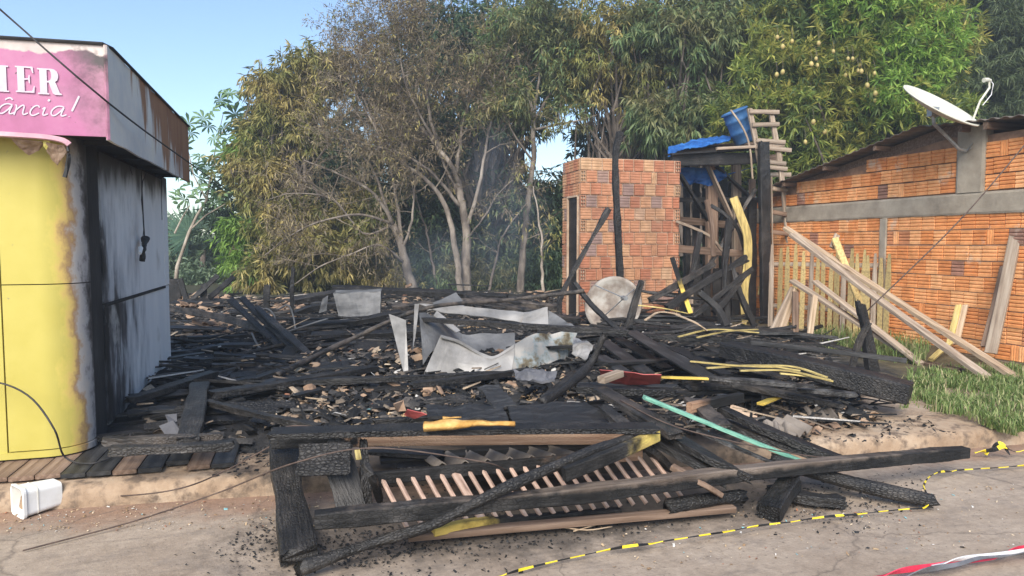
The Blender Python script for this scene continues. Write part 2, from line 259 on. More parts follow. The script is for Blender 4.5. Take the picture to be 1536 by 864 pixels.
def plot_mat():
    m, t, b = newmat('burnt_plot_ground'); w = coords(t, 'World'); x, y, z = sep(t, w)[0:3]
    ash = ramp(t, nz(t, w, 5, 8, .7), [(.3, (.014, .014, .014)), (.55, (.035, .033, .032)), (.7, (.09, .08, .07)), (.82, (.24, .18, .13))])
    sand = ramp(t, nz(t, w, 3, 7, .65), [(.25, (.18, .125, .085)), (.5, (.34, .25, .175)), (.75, (.46, .37, .28))])
    e = mth(t, 'SUBTRACT', y, mth(t, 'MULTIPLY_ADD', x, .10, 4.72))
    e = mth(t, 'ADD', e, mth(t, 'MULTIPLY_ADD', nz(t, w, 2.5, 7, .7), 1.5, -.75))
    f = nd(t, 'MapRange', {'Value': e, 'From Min': 0., 'From Max': .35}, interpolation_type='SMOOTHSTEP').outputs[0]
    c = mixc(t, f, sand, ash)
    gx = nd(t, 'MapRange', {'Value': mth(t, 'ADD', x, mth(t, 'MULTIPLY_ADD', nz(t, w, 2, 4), 2., -1.)), 'From Min': 5.6, 'From Max': 6.6}).outputs[0]
    soil = ramp(t, nz(t, w, 4, 6), [(.3, (.07, .055, .03)), (.7, (.16, .13, .07))])
    gy = nd(t, 'MapRange', {'Value': y, 'From Min': 5., 'From Max': 5.6}).outputs[0]
    c = mixc(t, mth(t, 'MULTIPLY', gx, gy), c, soil)
    bk = nd(t, 'MapRange', {'Value': y, 'From Min': 15.5, 'From Max': 17.5}).outputs[0]; c = mixc(t, bk, c, (.05, .05, .028))
    finish(t, b, c, .9, nz(t, w, 30, 6), .8, .03, .25); return m
MT['plot'] = plot_mat()
MT['terrain'] = basic('far_ground', [(.3, (.05, .06, .03)), (.7, (.1, .09, .05))], .4, rough=.95, bump=.2, bscale=3, coord='World')

# ------------------------------------------------------------------ object helpers
WM = {}
def tag(o, label=None, cat=None, group=None, kind=None):
    for k, v in (('label', label), ('category', cat), ('group', group), ('kind', kind)):
        if v: o[k] = v
    return o
def put(o, parent=None, M=None):
    COL.objects.link(o); M = M or Matrix.Identity(4); o.matrix_basis = M; WM[o] = M
    if parent is not None: o.parent = parent; o.matrix_parent_inverse = WM[parent].inverted()
    return o
def thing(name, label, cat, loc, group=None):
    o = bpy.data.objects.new(name, None); o.empty_display_size = .2
    return tag(put(o, None, Matrix.Translation(Vector(loc))), label, cat, group)
class MB:
    def __init__(s): s.v = []; s.f = []; s.m = []
    def add(s, v, f, m=0):
        o = len(s.v); s.v += [Vector(p) for p in v]; s.f += [tuple(i + o for i in q) for q in f]; s.m += [m] * len(f)
    def box(s, c, d, R=None, m=0):
        c = Vector(c); x, y, z = (k / 2 for k in d)
        v = [Vector(p) for p in ((-x, -y, -z), (x, -y, -z), (x, y, -z), (-x, y, -z), (-x, -y, z), (x, -y, z), (x, y, z), (-x, y, z))]
        if R: v = [R @ p for p in v]
        s.add([p + c for p in v], [(3, 2, 1, 0), (4, 5, 6, 7), (0, 1, 5, 4), (1, 2, 6, 5), (2, 3, 7, 6), (3, 0, 4, 7)], m); return s
    def tube(s, pts, r, n=6, m=0, cap=True):
        pts = [Vector(p) for p in pts]; k = len(pts)
        rr = r if isinstance(r, (list, tuple)) else [r] * k
        ref = Vector((.31, .17, .93)); vs = []
        for i, p in enumerate(pts):
            d = (pts[min(i + 1, k - 1)] - pts[max(i - 1, 0)]).normalized()
            a = d.cross(ref)
            if a.length < .05: a = d.cross(Vector((1, 0, 0)))
            a.normalize(); b = d.cross(a)
            for j in range(n):
                t = 2 * math.pi * j / n; vs.append(p + (a * math.cos(t) + b * math.sin(t)) * rr[i])
        fs = [(i * n + j, i * n + (j + 1) % n, (i + 1) * n + (j + 1) % n, (i + 1) * n + j) for i in range(k - 1) for j in range(n)]
        if cap: fs += [tuple(range(n))[::-1], tuple((k - 1) * n + j for j in range(n))]
        s.add(vs, fs, m); return s
    def lathe(s, prof, n=20, M=None, m=0):
        vs = []; M = M or Matrix.Identity(4)
        for r, z in prof:
            for j in range(n): t = 2 * math.pi * j / n; vs.append(M @ Vector((r * math.cos(t), r * math.sin(t), z)))
        s.add(vs, [(i * n + j, i * n + (j + 1) % n, (i + 1) * n + (j + 1) % n, (i + 1) * n + j) for i in range(len(prof) - 1) for j in range(n)], m); return s
    def mesh(s, name, mats, M=None, smooth=False):
        me = bpy.data.meshes.new(name); inv = M.inverted() if M else None
        me.from_pydata([tuple(inv @ p) if inv else tuple(p) for p in s.v], [], s.f)
        for x in (mats if isinstance(mats, (list, tuple)) else [mats]): me.materials.append(MT[x] if isinstance(x, str) else x)
        if any(s.m): me.polygons.foreach_set('material_index', s.m)
        if smooth: me.polygons.foreach_set('use_smooth', [True] * len(me.polygons))
        me.update(); return me
    def build(s, name, mats, parent=None, M=None, smooth=False):
        """vertices are given in metres in the place; M is where the object's own origin goes"""
        if M is None and s.v:
            lo = Vector((min(p.x for p in s.v), min(p.y for p in s.v), min(p.z for p in s.v))); hi = Vector((max(p.x for p in s.v), max(p.y for p in s.v), 0))
            M = Matrix.Translation(Vector(((lo.x + hi.x) / 2, (lo.y + hi.y) / 2, lo.z)))
        return put(bpy.data.objects.new(name, s.mesh(name, mats, M, smooth)), parent, M)
def smooth_path(pts, step):
    pts = [Vector(p) for p in pts]
    if len(pts) == 2:
        n = max(2, int((pts[1] - pts[0]).length / step) + 1); return [pts[0].lerp(pts[1], i / (n - 1)) for i in range(n)]
    q = [pts[0] * 2 - pts[1]] + pts + [pts[-1] * 2 - pts[-2]]; out = []
    for i in range(1, len(q) - 2):
        a, b, c, d = q[i - 1:i + 3]; n = max(2, int((c - b).length / step) + 1)
        for k in range(n):
            t = k / n; out.append(.5 * ((2 * b) + (c - a) * t + (2 * a - 5 * b + 4 * c - d) * t * t + (3 * b - a - 3 * c + d) * t ** 3))
    return out + [pts[-1]]
RNG = random.Random(7)
def sweep_mesh(name, pts, w, t, mat, seg=.06, amp=.0, cell=18., ring=8, rnd=False, taper=(1, 1), jag=0., roll=0., up=(0, 0, 1), seed=0, twist=0.):
    """a board, beam or pole along a path; amp is the depth of the crazed char; returns the mesh and its matrix"""
    P = smooth_path(pts, seg); k = len(P); ch = (P[-1] - P[0]).normalized(); U = Vector(up)
    side = U.cross(ch)
    if side.length < .05: side = Vector((0, 1, 0)).cross(ch)
    side.normalize(); nup = ch.cross(side)
    M = Matrix((ch, side, nup)).transposed().to_4x4(); M.translation = P[0]; inv = M.inverted()
    if rnd: base = [(math.cos(2 * math.pi * j / ring) * .5, math.sin(2 * math.pi * j / ring) * .5) for j in range(ring)]
    else:
        c = .42; base = [(-.5, -c), (-c, -.5)]
        q = max(0, (ring - 8) // 4)
        base = []
        for (a, b) in (((-c, -.5), (c, -.5)), ((.5, -c), (.5, c)), ((c, .5), (-c, .5)), ((-.5, c), (-.5, -c))):
            for i in range(q + 2): f = i / (q + 1); base.append((a[0] + (b[0] - a[0]) * f, a[1] + (b[1] - a[1]) * f))
    n = len(base); vs = []; rg = random.Random(seed * 7 + 13); off = Vector((rg.uniform(0, 50), rg.uniform(0, 50), rg.uniform(0, 50)))
    L = sum((P[i + 1] - P[i]).length for i in range(k - 1)); acc = 0
    for i, p in enumerate(P):
        if i: acc += (p - P[i - 1]).length
        d = (P[min(i + 1, k - 1)] - P[max(i - 1, 0)]).normalized(); s = U.cross(d)
        if s.length < .05: s = side.copy()
        s.normalize(); h = d.cross(s); f = acc / L; g = taper[0] + (taper[1] - taper[0]) * f
        ro = roll + twist * f; s, h = s * math.cos(ro) + h * math.sin(ro), h * math.cos(ro) - s * math.sin(ro)
        wob = 0
        if amp: wob = amp * 1.5 * noise.noise(Vector((acc * 3, 0, 0)) + off)
        for (a, b) in base:
            q = p + s * (a * w * g) + h * (b * t * g)
            if amp:
                nv = (s * a * w + h * b * t); nv = nv.normalized() if nv.length > 0 else nv
                o = Vector((acc * cell * .7, a * w * cell * 1.3, b * t * cell * 1.3)) + off
                vd = noise.voronoi(o)[0]
                q += nv * (amp * .8 * (min((vd[1] - vd[0]) * 2.2, 1) * (.5 + .5 * noise.noise(Vector((acc * 2.2, 3, 1)) + off)) - .6) + wob)
            if jag and i in (0, k - 1): q += d * (jag * rg.uniform(-.6, 1.) * (1 if i else -1))
            vs.append(inv @ q)
    fs = [(i * n + j, i * n + (j + 1) % n, (i + 1) * n + (j + 1) % n, (i + 1) * n + j) for i in range(k - 1) for j in range(n)]
    fs += [tuple(range(n))[::-1], tuple((k - 1) * n + j for j in range(n))]
    me = bpy.data.meshes.new(name); me.from_pydata([tuple(q) for q in vs], [], fs); me.materials.append(MT[mat] if isinstance(mat, str) else mat)
    if rnd: me.polygons.foreach_set('use_smooth', [True] * len(me.polygons))
    return me, M
_sd = [0]
def beam(name, pts, w, t, mat, label=None, cat=None, group=None, parent=None, **kw):
    _sd[0] += 1; kw.setdefault('seed', _sd[0])
    if mat.startswith('char') and mat != 'char_smooth': kw.setdefault('amp', .012); kw.setdefault('seg', .035); kw.setdefault('ring', 16); kw.setdefault('jag', .03)
    me, M = sweep_mesh(name, pts, w, t, mat, **kw)
    o = put(bpy.data.objects.new(name, me), parent, M)
    return tag(o, label, cat, group)
def smooth_all(o):
    o.data.polygons.foreach_set('use_smooth', [True] * len(o.data.polygons)); return o
def sheet(name, poly, mat, parent=None, thick=.006, crumple=.01, cuts=3, seed=0, freq=5., label=None, cat=None, group=None):
    """a bent or crumpled sheet with real thickness, from the corner points of its outline"""
    bm = bmesh.new(); vs = [bm.verts.new(p) for p in poly]; f = bm.faces.new(vs)
    bmesh.ops.triangulate(bm, faces=[f]); 
    for _ in range(cuts): bmesh.ops.subdivide_edges(bm, edges=bm.edges[:], cuts=1, use_grid_fill=True)
    bm.normal_update(); off = Vector((seed * 3.7, seed * 1.3, seed * .7))
    for v in bm.verts:
        n = v.normal; v.co += n * (noise.noise(v.co * freq + off) * crumple + noise.noise(v.co * freq * 3 + off) * crumple * .35)
    bm.normal_update()
    # back side
    geo = bmesh.ops.solidify(bm, geom=bm.faces[:], thickness=thick)
    lo = Vector((sum(v.co.x for v in bm.verts) / len(bm.verts), sum(v.co.y for v in bm.verts) / len(bm.verts), min(v.co.z for v in bm.verts)))
    bmesh.ops.translate(bm, verts=bm.verts[:], vec=-lo)
    me = bpy.data.meshes.new(name); bm.to_mesh(me); bm.free(); me.materials.append(MT[mat])
    return tag(put(bpy.data.objects.new(name, me), parent, Matrix.Translation(lo)), label, cat, group)
def npmesh(name, V, faces, mat, parent=None, M=None):
    """V (n,3); faces (m,3) triangles"""
    me = bpy.data.meshes.new(name); V = np.asarray(V, np.float32); Fc = np.asarray(faces, np.int32)
    if M is not None: V = V - np.array(M.translation, np.float32)
    me.vertices.add(len(V)); me.vertices.foreach_set('co', V.ravel())
    me.loops.add(Fc.size); me.loops.foreach_set('vertex_index', Fc.ravel())
    me.polygons.add(len(Fc)); me.polygons.foreach_set('loop_start', np.arange(0, Fc.size, 3, dtype=np.int32)); me.polygons.foreach_set('loop_total', np.full(len(Fc), 3, np.int32))
    me.update(calc_edges=True); me.materials.append(MT[mat])
    return put(bpy.data.objects.new(name, me), parent, M)
def unit(a): return a / np.maximum(np.linalg.norm(a, axis=-1, keepdims=True), 1e-6)

# ------------------------------------------------------------------ setting: terrain, road, kerb, plot
def hz(x, y):
    """height of the burnt ground"""
    h = .15 + .05 * noise.noise(Vector((x * .8, y * .8, 3))) + .04 * noise.noise(Vector((x * 2.3, y * 2.3, 1)))
    k = min(max((y - 5.2) / 2.5, 0), 1) * min(max((7.2 - x) / 1.5, 0), 1)
    return h + .16 * k
def kerb_y(x): return 4.66 - .085 * x
mb = MB(); mb.add([(-800, -800, -.12), (800, -800, -.12), (800, 1500, -.12), (-800, 1500, -.12)], [(0, 1, 2, 3)])
tag(mb.build('terrain', 'terrain'), kind='structure')
mb = MB()
xs = [-14 + i * .12 for i in range(234)]; ys = [-6 + i * .13 for i in range(88)]
ys = [y for y in ys if y < 5.9]
for y in ys:
    for x in xs: mb.v.append(Vector((x, y, .012 * noise.noise(Vector((x * .9, y * .9, 0))) - .004)))
mb.f = [(j * len(xs) + i, j * len(xs) + i + 1, (j + 1) * len(xs) + i + 1, (j + 1) * len(xs) + i) for j in range(len(ys) - 1) for i in range(len(xs) - 1)]; mb.m = [0] * len(mb.f)
tag(mb.build('road', 'road', smooth=True), kind='structure')
mb = MB(); xs = [-14 + i * .09 for i in range(312)]     # kerb: worn top and face, real step
prof = [(-.01, -.05), (-.004, .03), (.006, .085), (.03, .115), (.09, .125), (.2, .128), (.34, .132), (.5, .135)]
for x in xs:
    for (dy, z) in prof:
        n1 = noise.noise(Vector((x * 2.2, dy * 6, z * 9))); n2 = noise.noise(Vector((x * 9, dy * 20, z * 30)))
        mb.v.append(Vector((x, kerb_y(x) + dy + .012 * n1 + .006 * n2, z + (.005 * n1 + .004 * n2 if z > .02 else 0))))
k = len(prof); mb.f = [(i * k + j, (i + 1) * k + j, (i + 1) * k + j + 1, i * k + j + 1) for i in range(len(xs) - 1) for j in range(k - 1)]; mb.m = [0] * len(mb.f)
tag(mb.build('kerb', 'kerb', smooth=True), kind='structure')
mb = MB(); xs = [-13 + i * .14 for i in range(200)]; ys = [4.2 + i * .14 for i in range(100)] + [18.3 + i * 2 for i in range(12)]
for j, y in enumerate(ys):
    for x in xs:
        yy = max(y, kerb_y(x) + .42); z = hz(x, yy)
        if yy < kerb_y(x) + .7: z = .118 + (z - .118) * (yy - kerb_y(x) - .42) / .28
        mb.v.append(Vector((x, yy + j * 1e-4, z)))
mb.f = [(j * len(xs) + i, j * len(xs) + i + 1, (j + 1) * len(xs) + i + 1, (j + 1) * len(xs) + i) for j in range(len(ys) - 1) for i in range(len(xs) - 1)]; mb.m = [0] * len(mb.f)
tag(mb.build('burnt_ground', 'plot', smooth=True), kind='structure')
# ------------------------------------------------------------------ kiosk
def kiosk_front_mat():
    m, t, b = newmat('yellow_panel_scorched'); w = coords(t, 'World'); x, y, z = sep(t, w)[0:3]
    base = ramp(t, nz(t, w, 2.5, 4), [(.3, (.47, .395, .085)), (.7, (.54, .46, .12))])
    sp = nz(t, w, 30, 4); base = mixc(t, ramp(t, sp, [(.7, (0, 0, 0)), (.76, (1, 1, 1))]), base, (.3, .24, .12))
    arc = mth(t, 'ADD', x, mth(t, 'MULTIPLY', y, .5))          # runs round the curved corner
    low = nd(t, 'MapRange', {'Value': z, 'From Min': .2, 'From Max': 1.3, 'To Min': -.05, 'To Max': .0}).outputs[0]
    n = mth(t, 'MULTIPLY_ADD', nz(t, nd(t, 'Mapping', {'Vector': w, 'Scale': (1.2, 1.2, .8)}).outputs[0], 4.5, 7, .68), .34, -.17)
    k = mth(t, 'ADD', mth(t, 'ADD', arc, n), low)
    f = nd(t, 'MapRange', {'Value': k, 'From Min': 1.06, 'From Max': 1.40}).outputs[0]
    burn = ramp(t, f, [(0, (.7, .58, .12)), (.22, (.6, .42, .13)), (.36, (.33, .2, .10)), (.46, (.42, .38, .34)), (.58, (.36, .34, .33)), (.70, (.10, .09, .085)), (.82, (.02, .02, .02))])
    c = mixc(t, ramp(t, f, [(.02, (0, 0, 0)), (.2, (1, 1, 1))]), base, burn)
    top = nd(t, 'MapRange', {'Value': mth(t, 'ADD', mth(t, 'ADD', z, mth(t, 'MULTIPLY', n, 2.)), mth(t, 'MULTIPLY', mth(t, 'SUBTRACT', arc, 1.2), 1.5)), 'From Min': 2.15, 'From Max': 2.45}, interpolation_type='SMOOTHSTEP').outputs[0]
    c = mixc(t, mth(t, 'MULTIPLY', top, .9), c, (.05, .045, .04))
    finish(t, b, c, .5, nz(t, w, 25, 5), .12, .01, .35); return m
def kiosk_side_mat():
    m, t, b = newmat('ash_streaked_side_panel'); w = coords(t, 'World'); x, y, z = sep(t, w)[0:3]
    st = nz(t, nd(t, 'Mapping', {'Vector': w, 'Scale': (3, 2.3, .75)}).outputs[0], 1.6, 7, .62)
    bl = nz(t, w, 2.2, 6, .6)
    lowk = nd(t, 'MapRange', {'Value': z, 'From Min': 1.18, 'From Max': 1.1, 'To Min': 0., 'To Max': .16}).outputs[0]
    d = mth(t, 'ADD', mth(t, 'MULTIPLY', mth(t, 'SUBTRACT', y, 5.75), .25), mth(t, 'MULTIPLY_ADD', st, 1.15, -.40))
    d = mth(t, 'SUBTRACT', d, lowk)
    c = ramp(t, d, [(.0, (.02, .02, .021)), (.12, (.10, .10, .105)), (.22, (.42, .43, .44)), (.42, (.72, .72, .71)), (.8, (.82, .81, .78))])
    c = mixc(t, ramp(t, bl, [(.6, (0, 0, 0)), (.72, (.8, .8, .8))]), c, (.52, .5, .46))
    top = nd(t, 'MapRange', {'Value': mth(t, 'ADD', z, mth(t, 'MULTIPLY_ADD', st, .7, -.35)), 'From Min': 1.98, 'From Max': 2.24}, interpolation_type='SMOOTHSTEP').outputs[0]
    c = mixc(t, mth(t, 'MULTIPLY', top, .93), c, (.025, .024, .024))
    finish(t, b, c, .6, nz(t, w, 18, 5), .2, .01, .35); return m
def fascia_mat():
    m, t, b = newmat('rusting_fascia'); w = coords(t, 'World'); x, y, z = sep(t, w)[0:3]
    st = nz(t, nd(t, 'Mapping', {'Vector': w, 'Scale': (2, 2.4, .35)}).outputs[0], 2.2, 7, .65)
    base = ramp(t, nz(t, w, 3, 6), [(.3, (.56, .58, .59)), (.6, (.74, .72, .66)), (.85, (.8, .74, .58))])
    e = mth(t, 'ADD', mth(t, 'MULTIPLY', mth(t, 'SUBTRACT', y, 5.3), .24), mth(t, 'MULTIPLY_ADD', st, 1.5, -.75))
    e = mth(t, 'ADD', e, mth(t, 'MULTIPLY', mth(t, 'SUBTRACT', z, 2.5), .75))
    c = mixc(t, ramp(t, e, [(.30, (0, 0, 0)), (.42, (1, 1, 1))]), base, ramp(t, st, [(.3, (.24, .11, .06)), (.6, (.36, .19, .10)), (.8, (.18, .11, .09))]))
    finish(t, b, c, .65, nz(t, w, 25, 5), .25, .01, .3, .1); return m
def sign_mat():
    m, t, b = newmat('scorched_pink_sign'); w = coords(t, 'World'); x, y, z = sep(t, w)[0:3]
    c = ramp(t, nz(t, w, 3, 5), [(.3, (.33, .10, .19)), (.5, (.43, .14, .265)), (.7, (.48, .19, .31))])
    n = nz(t, w, 5, 7, .68); e = mth(t, 'ADD', x, mth(t, 'MULTIPLY_ADD', n, .4, -.2))
    e = mth(t, 'ADD', e, mth(t, 'MULTIPLY', mth(t, 'SUBTRACT', z, 2.5), .30))
    f = nd(t, 'MapRange', {'Value': e, 'From Min': -1.40, 'From Max': -1.10}).outputs[0]
    c = mixc(t, f, c, ramp(t, n, [(.36, (.46, .26, .32)), (.5, (.24, .14, .155)), (.6, (.07, .055, .055))]))
    sp = nz(t, w, 26, 2); c = mixc(t, ramp(t, sp, [(.73, (0, 0, 0)), (.76, (1, 1, 1))]), c, (.10, .05, .07))
    e2 = mth(t, 'ADD', z, mth(t, 'MULTIPLY_ADD', nz(t, w, 6, 5), .12, -.06))
    c = mixc(t, nd(t, 'MapRange', {'Value': e2, 'From Min': 2.785, 'From Max': 2.795}).outputs[0], c, ramp(t, n, [(.35, (.48, .40, .36)), (.6, (.62, .52, .47)), (.75, (.16, .12, .11))]))
    finish(t, b, c, .45, nz(t, w, 12, 4), .15, .01, .4); return m
MT['kfront'] = kiosk_front_mat(); MT['kside'] = kiosk_side_mat(); MT['kfascia'] = fascia_mat(); MT['ksign'] = sign_mat()
MT['soot'] = basic('sooted_board', [(.3, (.016, .015, .015)), (.65, (.045, .043, .042)), (.9, (.12, .115, .11))], 3, (1, 1, .5), .7, .4, 20, 'World')
KX, KY0, KY1, KR = -1.44, 5.30, 8.47, .24
kiosk = thing('kiosk', 'small yellow and pink shop kiosk with soot blackened corner and rusty fascia', 'kiosk', (-2.7, 6.8, .18))
def arcpath(off, x0, y1, n=28):
    """plan outline of the front and its rounded corner, off metres outside the core"""
    r = KR + off; c = (KX - KR, KY0 + KR); p = [(x0, KY0 - off)]
    for i in range(n + 1): a = -math.pi / 2 + math.pi / 2 * i / n; p.append((c[0] + r * math.cos(a), c[1] + r * math.sin(a)))
    if y1: p.append((KX + off, y1))
    return p
def wallstrip(path, z0, z1, th, nzv=2, wave=0.):
    """an upright panel following a plan path, with thickness th inwards"""
    m = MB(); k = len(path); P = [Vector((a, b, 0)) for a, b in path]
    for lay in (0, 1):
        for zi in range(nzv):
            for i, p in enumerate(P):
                d = (P[min(i + 1, k - 1)] - P[max(i - 1, 0)]).normalized(); n = Vector((d.y, -d.x, 0))
                z = z0 + (z1 - z0) * zi / (nzv - 1)
                if wave and zi == 0: z += wave * (noise.noise(Vector((p.x * 7, p.y * 5, 2))) + .5)
                m.v.append(p - n * th * lay + Vector((0, 0, z)))
    a = k * nzv
    for zi in range(nzv - 1):
        for i in range(k - 1):
            q = zi * k + i; m.f.append((q, q + 1, q + k + 1, q + k)); m.f.append((a + q + k, a + q + k + 1, a + q + 1, a + q))
    for i in range(k - 1): m.f.append((a + i, a + i + 1, i + 1, i)); t = (nzv - 1) * k + i; m.f.append((t, t + 1, a + t + 1, a + t))
    for i in (0, k - 1):
        for zi in range(nzv - 1):
            q = zi * k + i; w = (q, q + k, a + q + k, a + q); m.f.append(w if i == 0 else w[::-1])
    m.m = [0] * len(m.f); return m
core = arcpath(-.02, -4.3, 8.4)
m = MB(); m.v = [Vector((a, b, z)) for z in (.17, 2.36) for a, b in core + [(-4.3, 8.4)]]; k = len(core) + 1
m.f = [(i, (i + 1) % k, k + (i + 1) % k, k + i) for i in range(k)] + [tuple(range(k))[::-1], tuple(range(k, 2 * k))]; m.m = [0] * len(m.f)
m.build('body', 'soot', kiosk)
cpath = arcpath(.004, -1.885, None)
wallstrip(cpath, 1.335, 2.30, .022).build('upper_front_panel', 'kfront', kiosk)
wallstrip(cpath, .235, 1.328, .022).build('lower_front_panel', 'kfront', kiosk)
wallstrip(arcpath(.002, -4.25, None)[:1] + [(-1.895, KY0 - .002)], .225, 2.30, .02).build('end_front_panel', 'kfront', kiosk)
wallstrip(arcpath(.012, -4.25, None), .185, .228, .03).build('base_trim', 'kfront', kiosk)
def ys_(a, b, n): return [(KX + .006, a + (b - a) * i / n) for i in range(n + 1)]
wallstrip(ys_(5.86, 8.22, 12), 1.155, 2.27, .022, 4).build('upper_side_panel', 'kside', kiosk)
wallstrip([(x - .012, y) for x, y in ys_(5.55, 5.85, 2)], .2, 2.32, .02, 5).build('corner_strip', 'soot', kiosk)
for a, b in ((5.87, 6.36), (6.365, 6.92), (6.925, 8.46)):
    wallstrip([(x - .003, y) for x, y in ys_(a, b, 10)], .215, 1.14, .022, 2, .05).build('lower_side_panel', 'kside', kiosk)
wallstrip([(x + .006, y) for x, y in ys_(5.88, 8.24, 4)], 1.128, 1.15, .03).build('seam_strip', 'soot', kiosk)
wallstrip([(x + .004, y) for x, y in ys_(8.225, 8.46, 2)], 1.155, 2.3, .02).build('rear_corner_post', 'kside', kiosk)
# canopy
CXR, CY0, CY1, CZ0, CZ1 = -1.18, 5.08, 8.34, 2.275, 2.845
m = MB(); m.box(((CXR - 4.3) / 2 - .02, (CY0 + CY1) / 2, 2.325), (4.3 + CXR - .06, CY1 - CY0 - .06, .05)); m.build('soffit', 'soot', kiosk)
def bent(a, b, z0, z1, th, n, seed, wob=.012):
    m = MB(); nr = Vector((b - a).normalized().cross(_z)); rows = 4
    for lay in (0, 1):
        for j in range(rows):
            for i in range(n + 1):
                f = i / n; p = a.lerp(b, f); z = z0 + (z1 - z0) * j / (rows - 1)
                if j in (0, rows - 1): z += wob * noise.noise(Vector((f * 9 + seed, j, 0)))
                o = wob * .7 * noise.noise(Vector((f * 6 + seed, j * .8, 5)))
                m.v.append(Vector((p.x, p.y, z)) + nr * (o - th * lay))
    k = n + 1; A = k * rows
    for j in range(rows - 1):
        for i in range(n): q = j * k + i; m.f += [(q, q + 1, q + k + 1, q + k), (A + q + k, A + q + k + 1, A + q + 1, A + q)]
    for i in range(n): t = (rows - 1) * k + i; m.f += [(A + i, A + i + 1, i + 1, i), (t, t + 1, A + t + 1, A + t)]
    for j in range(rows - 1): q = j * k; m.f.append((q, q + k, A + q + k, A + q)); q += n; m.f.append((A + q, A + q + k, q + k, q))
    m.m = [0] * len(m.f); return m
sign = bent(Vector((-4.3, CY0, 0)), Vector((CXR - .004, CY0, 0)), CZ0, CZ1, .02, 60, 1, .004).build('sign_board', 'ksign', kiosk)
bent(Vector((CXR, CY0 + .004, 0)), Vector((CXR, CY1, 0)), CZ0 - .02, CZ1 + .005, .02, 40, 4, .012).build('side_fascia', 'kfascia', kiosk)
m = MB(); m.box(((CXR - 4.3) / 2 - .01, (CY0 + CY1) / 2 + .01, CZ1 - .03), (4.3 + CXR - .05, CY1 - CY0 - .05, .03)); m.build('roof_sheet', 'fibro', kiosk)
m = MB(); m.tube([(-4.3, CY0 - .006, CZ1 + .004), (-1.9, CY0 - .008, CZ1 + .002), (CXR - .02, CY0 - .006, CZ1 + .008), (CXR + .008, CY0 + .1, CZ1 + .01), (CXR + .008, CY1, CZ1 + .006)], .011, 6); m.build('edge_trim', 'soot', kiosk)
m = MB(); m.tube([(CXR - .004, CY0 - .008, CZ0 - .02), (CXR - .002, CY0 - .012, 2.5), (CXR - .004, CY0 - .008, CZ1)], .012, 5); m.build('corner_trim', 'ksign', kiosk)
for y in (5.5, 6.3, 7.1, 7.9): MB().box(((KX + CXR) / 2, y, 2.29), (.25, .05, .045)).build('soffit_bracket', 'soot', kiosk)
# torn awning strip with peeled flaps
aw = [PY(x, y, 4.98) for x, y in ((-60, 196), (-20, 200), (30, 203), (70, 206), (95, 211), (104, 217))]
MT['dullpink'] = basic('faded_pink_vinyl', [(.3, (.36, .17, .22)), (.6, (.56, .33, .36)), (.85, (.6, .5, .42))], 7, rough=.6, bump=.1)
beam('awning_strip', aw, .032, .016, 'dullpink', parent=kiosk, ring=8, seg=.03, up=(0, -1, .5))
def flap(pts, mat, seed): return sheet('peeled_flap', [PY(x, y, 5.0 + dd) for x, y, dd in pts], mat, kiosk, .004, .015, 3, seed, 14)
MT['flapbrown'] = basic('scorched_vinyl_back', [(.3, (.16, .09, .055)), (.55, (.34, .24, .17)), (.8, (.48, .4, .33))], 9, rough=.7, bump=.3)
flap([(12, 205, 0), (62, 212, 0), (66, 217, .03), (58, 226, .06), (44, 232, .08), (30, 222, .05)], 'flapbrown', 1)
flap([(70, 213, 0), (96, 219, 0), (100, 228, .02), (86, 248, .06), (78, 240, .07), (70, 226, .04)], 'flapbrown', 2)
flap([(64, 208, -.005), (76, 211, -.005), (70, 224, .02), (66, 220, .01)], 'kfront', 3)
beam('burnt_drip', [PY(101, 214, 4.99), PY(103, 235, 4.99), PY(101, 250, 5.0), PY(97, 266, 5.0)], .03, .02, 'char_smooth', parent=kiosk, taper=(.5, 1.), seg=.02)
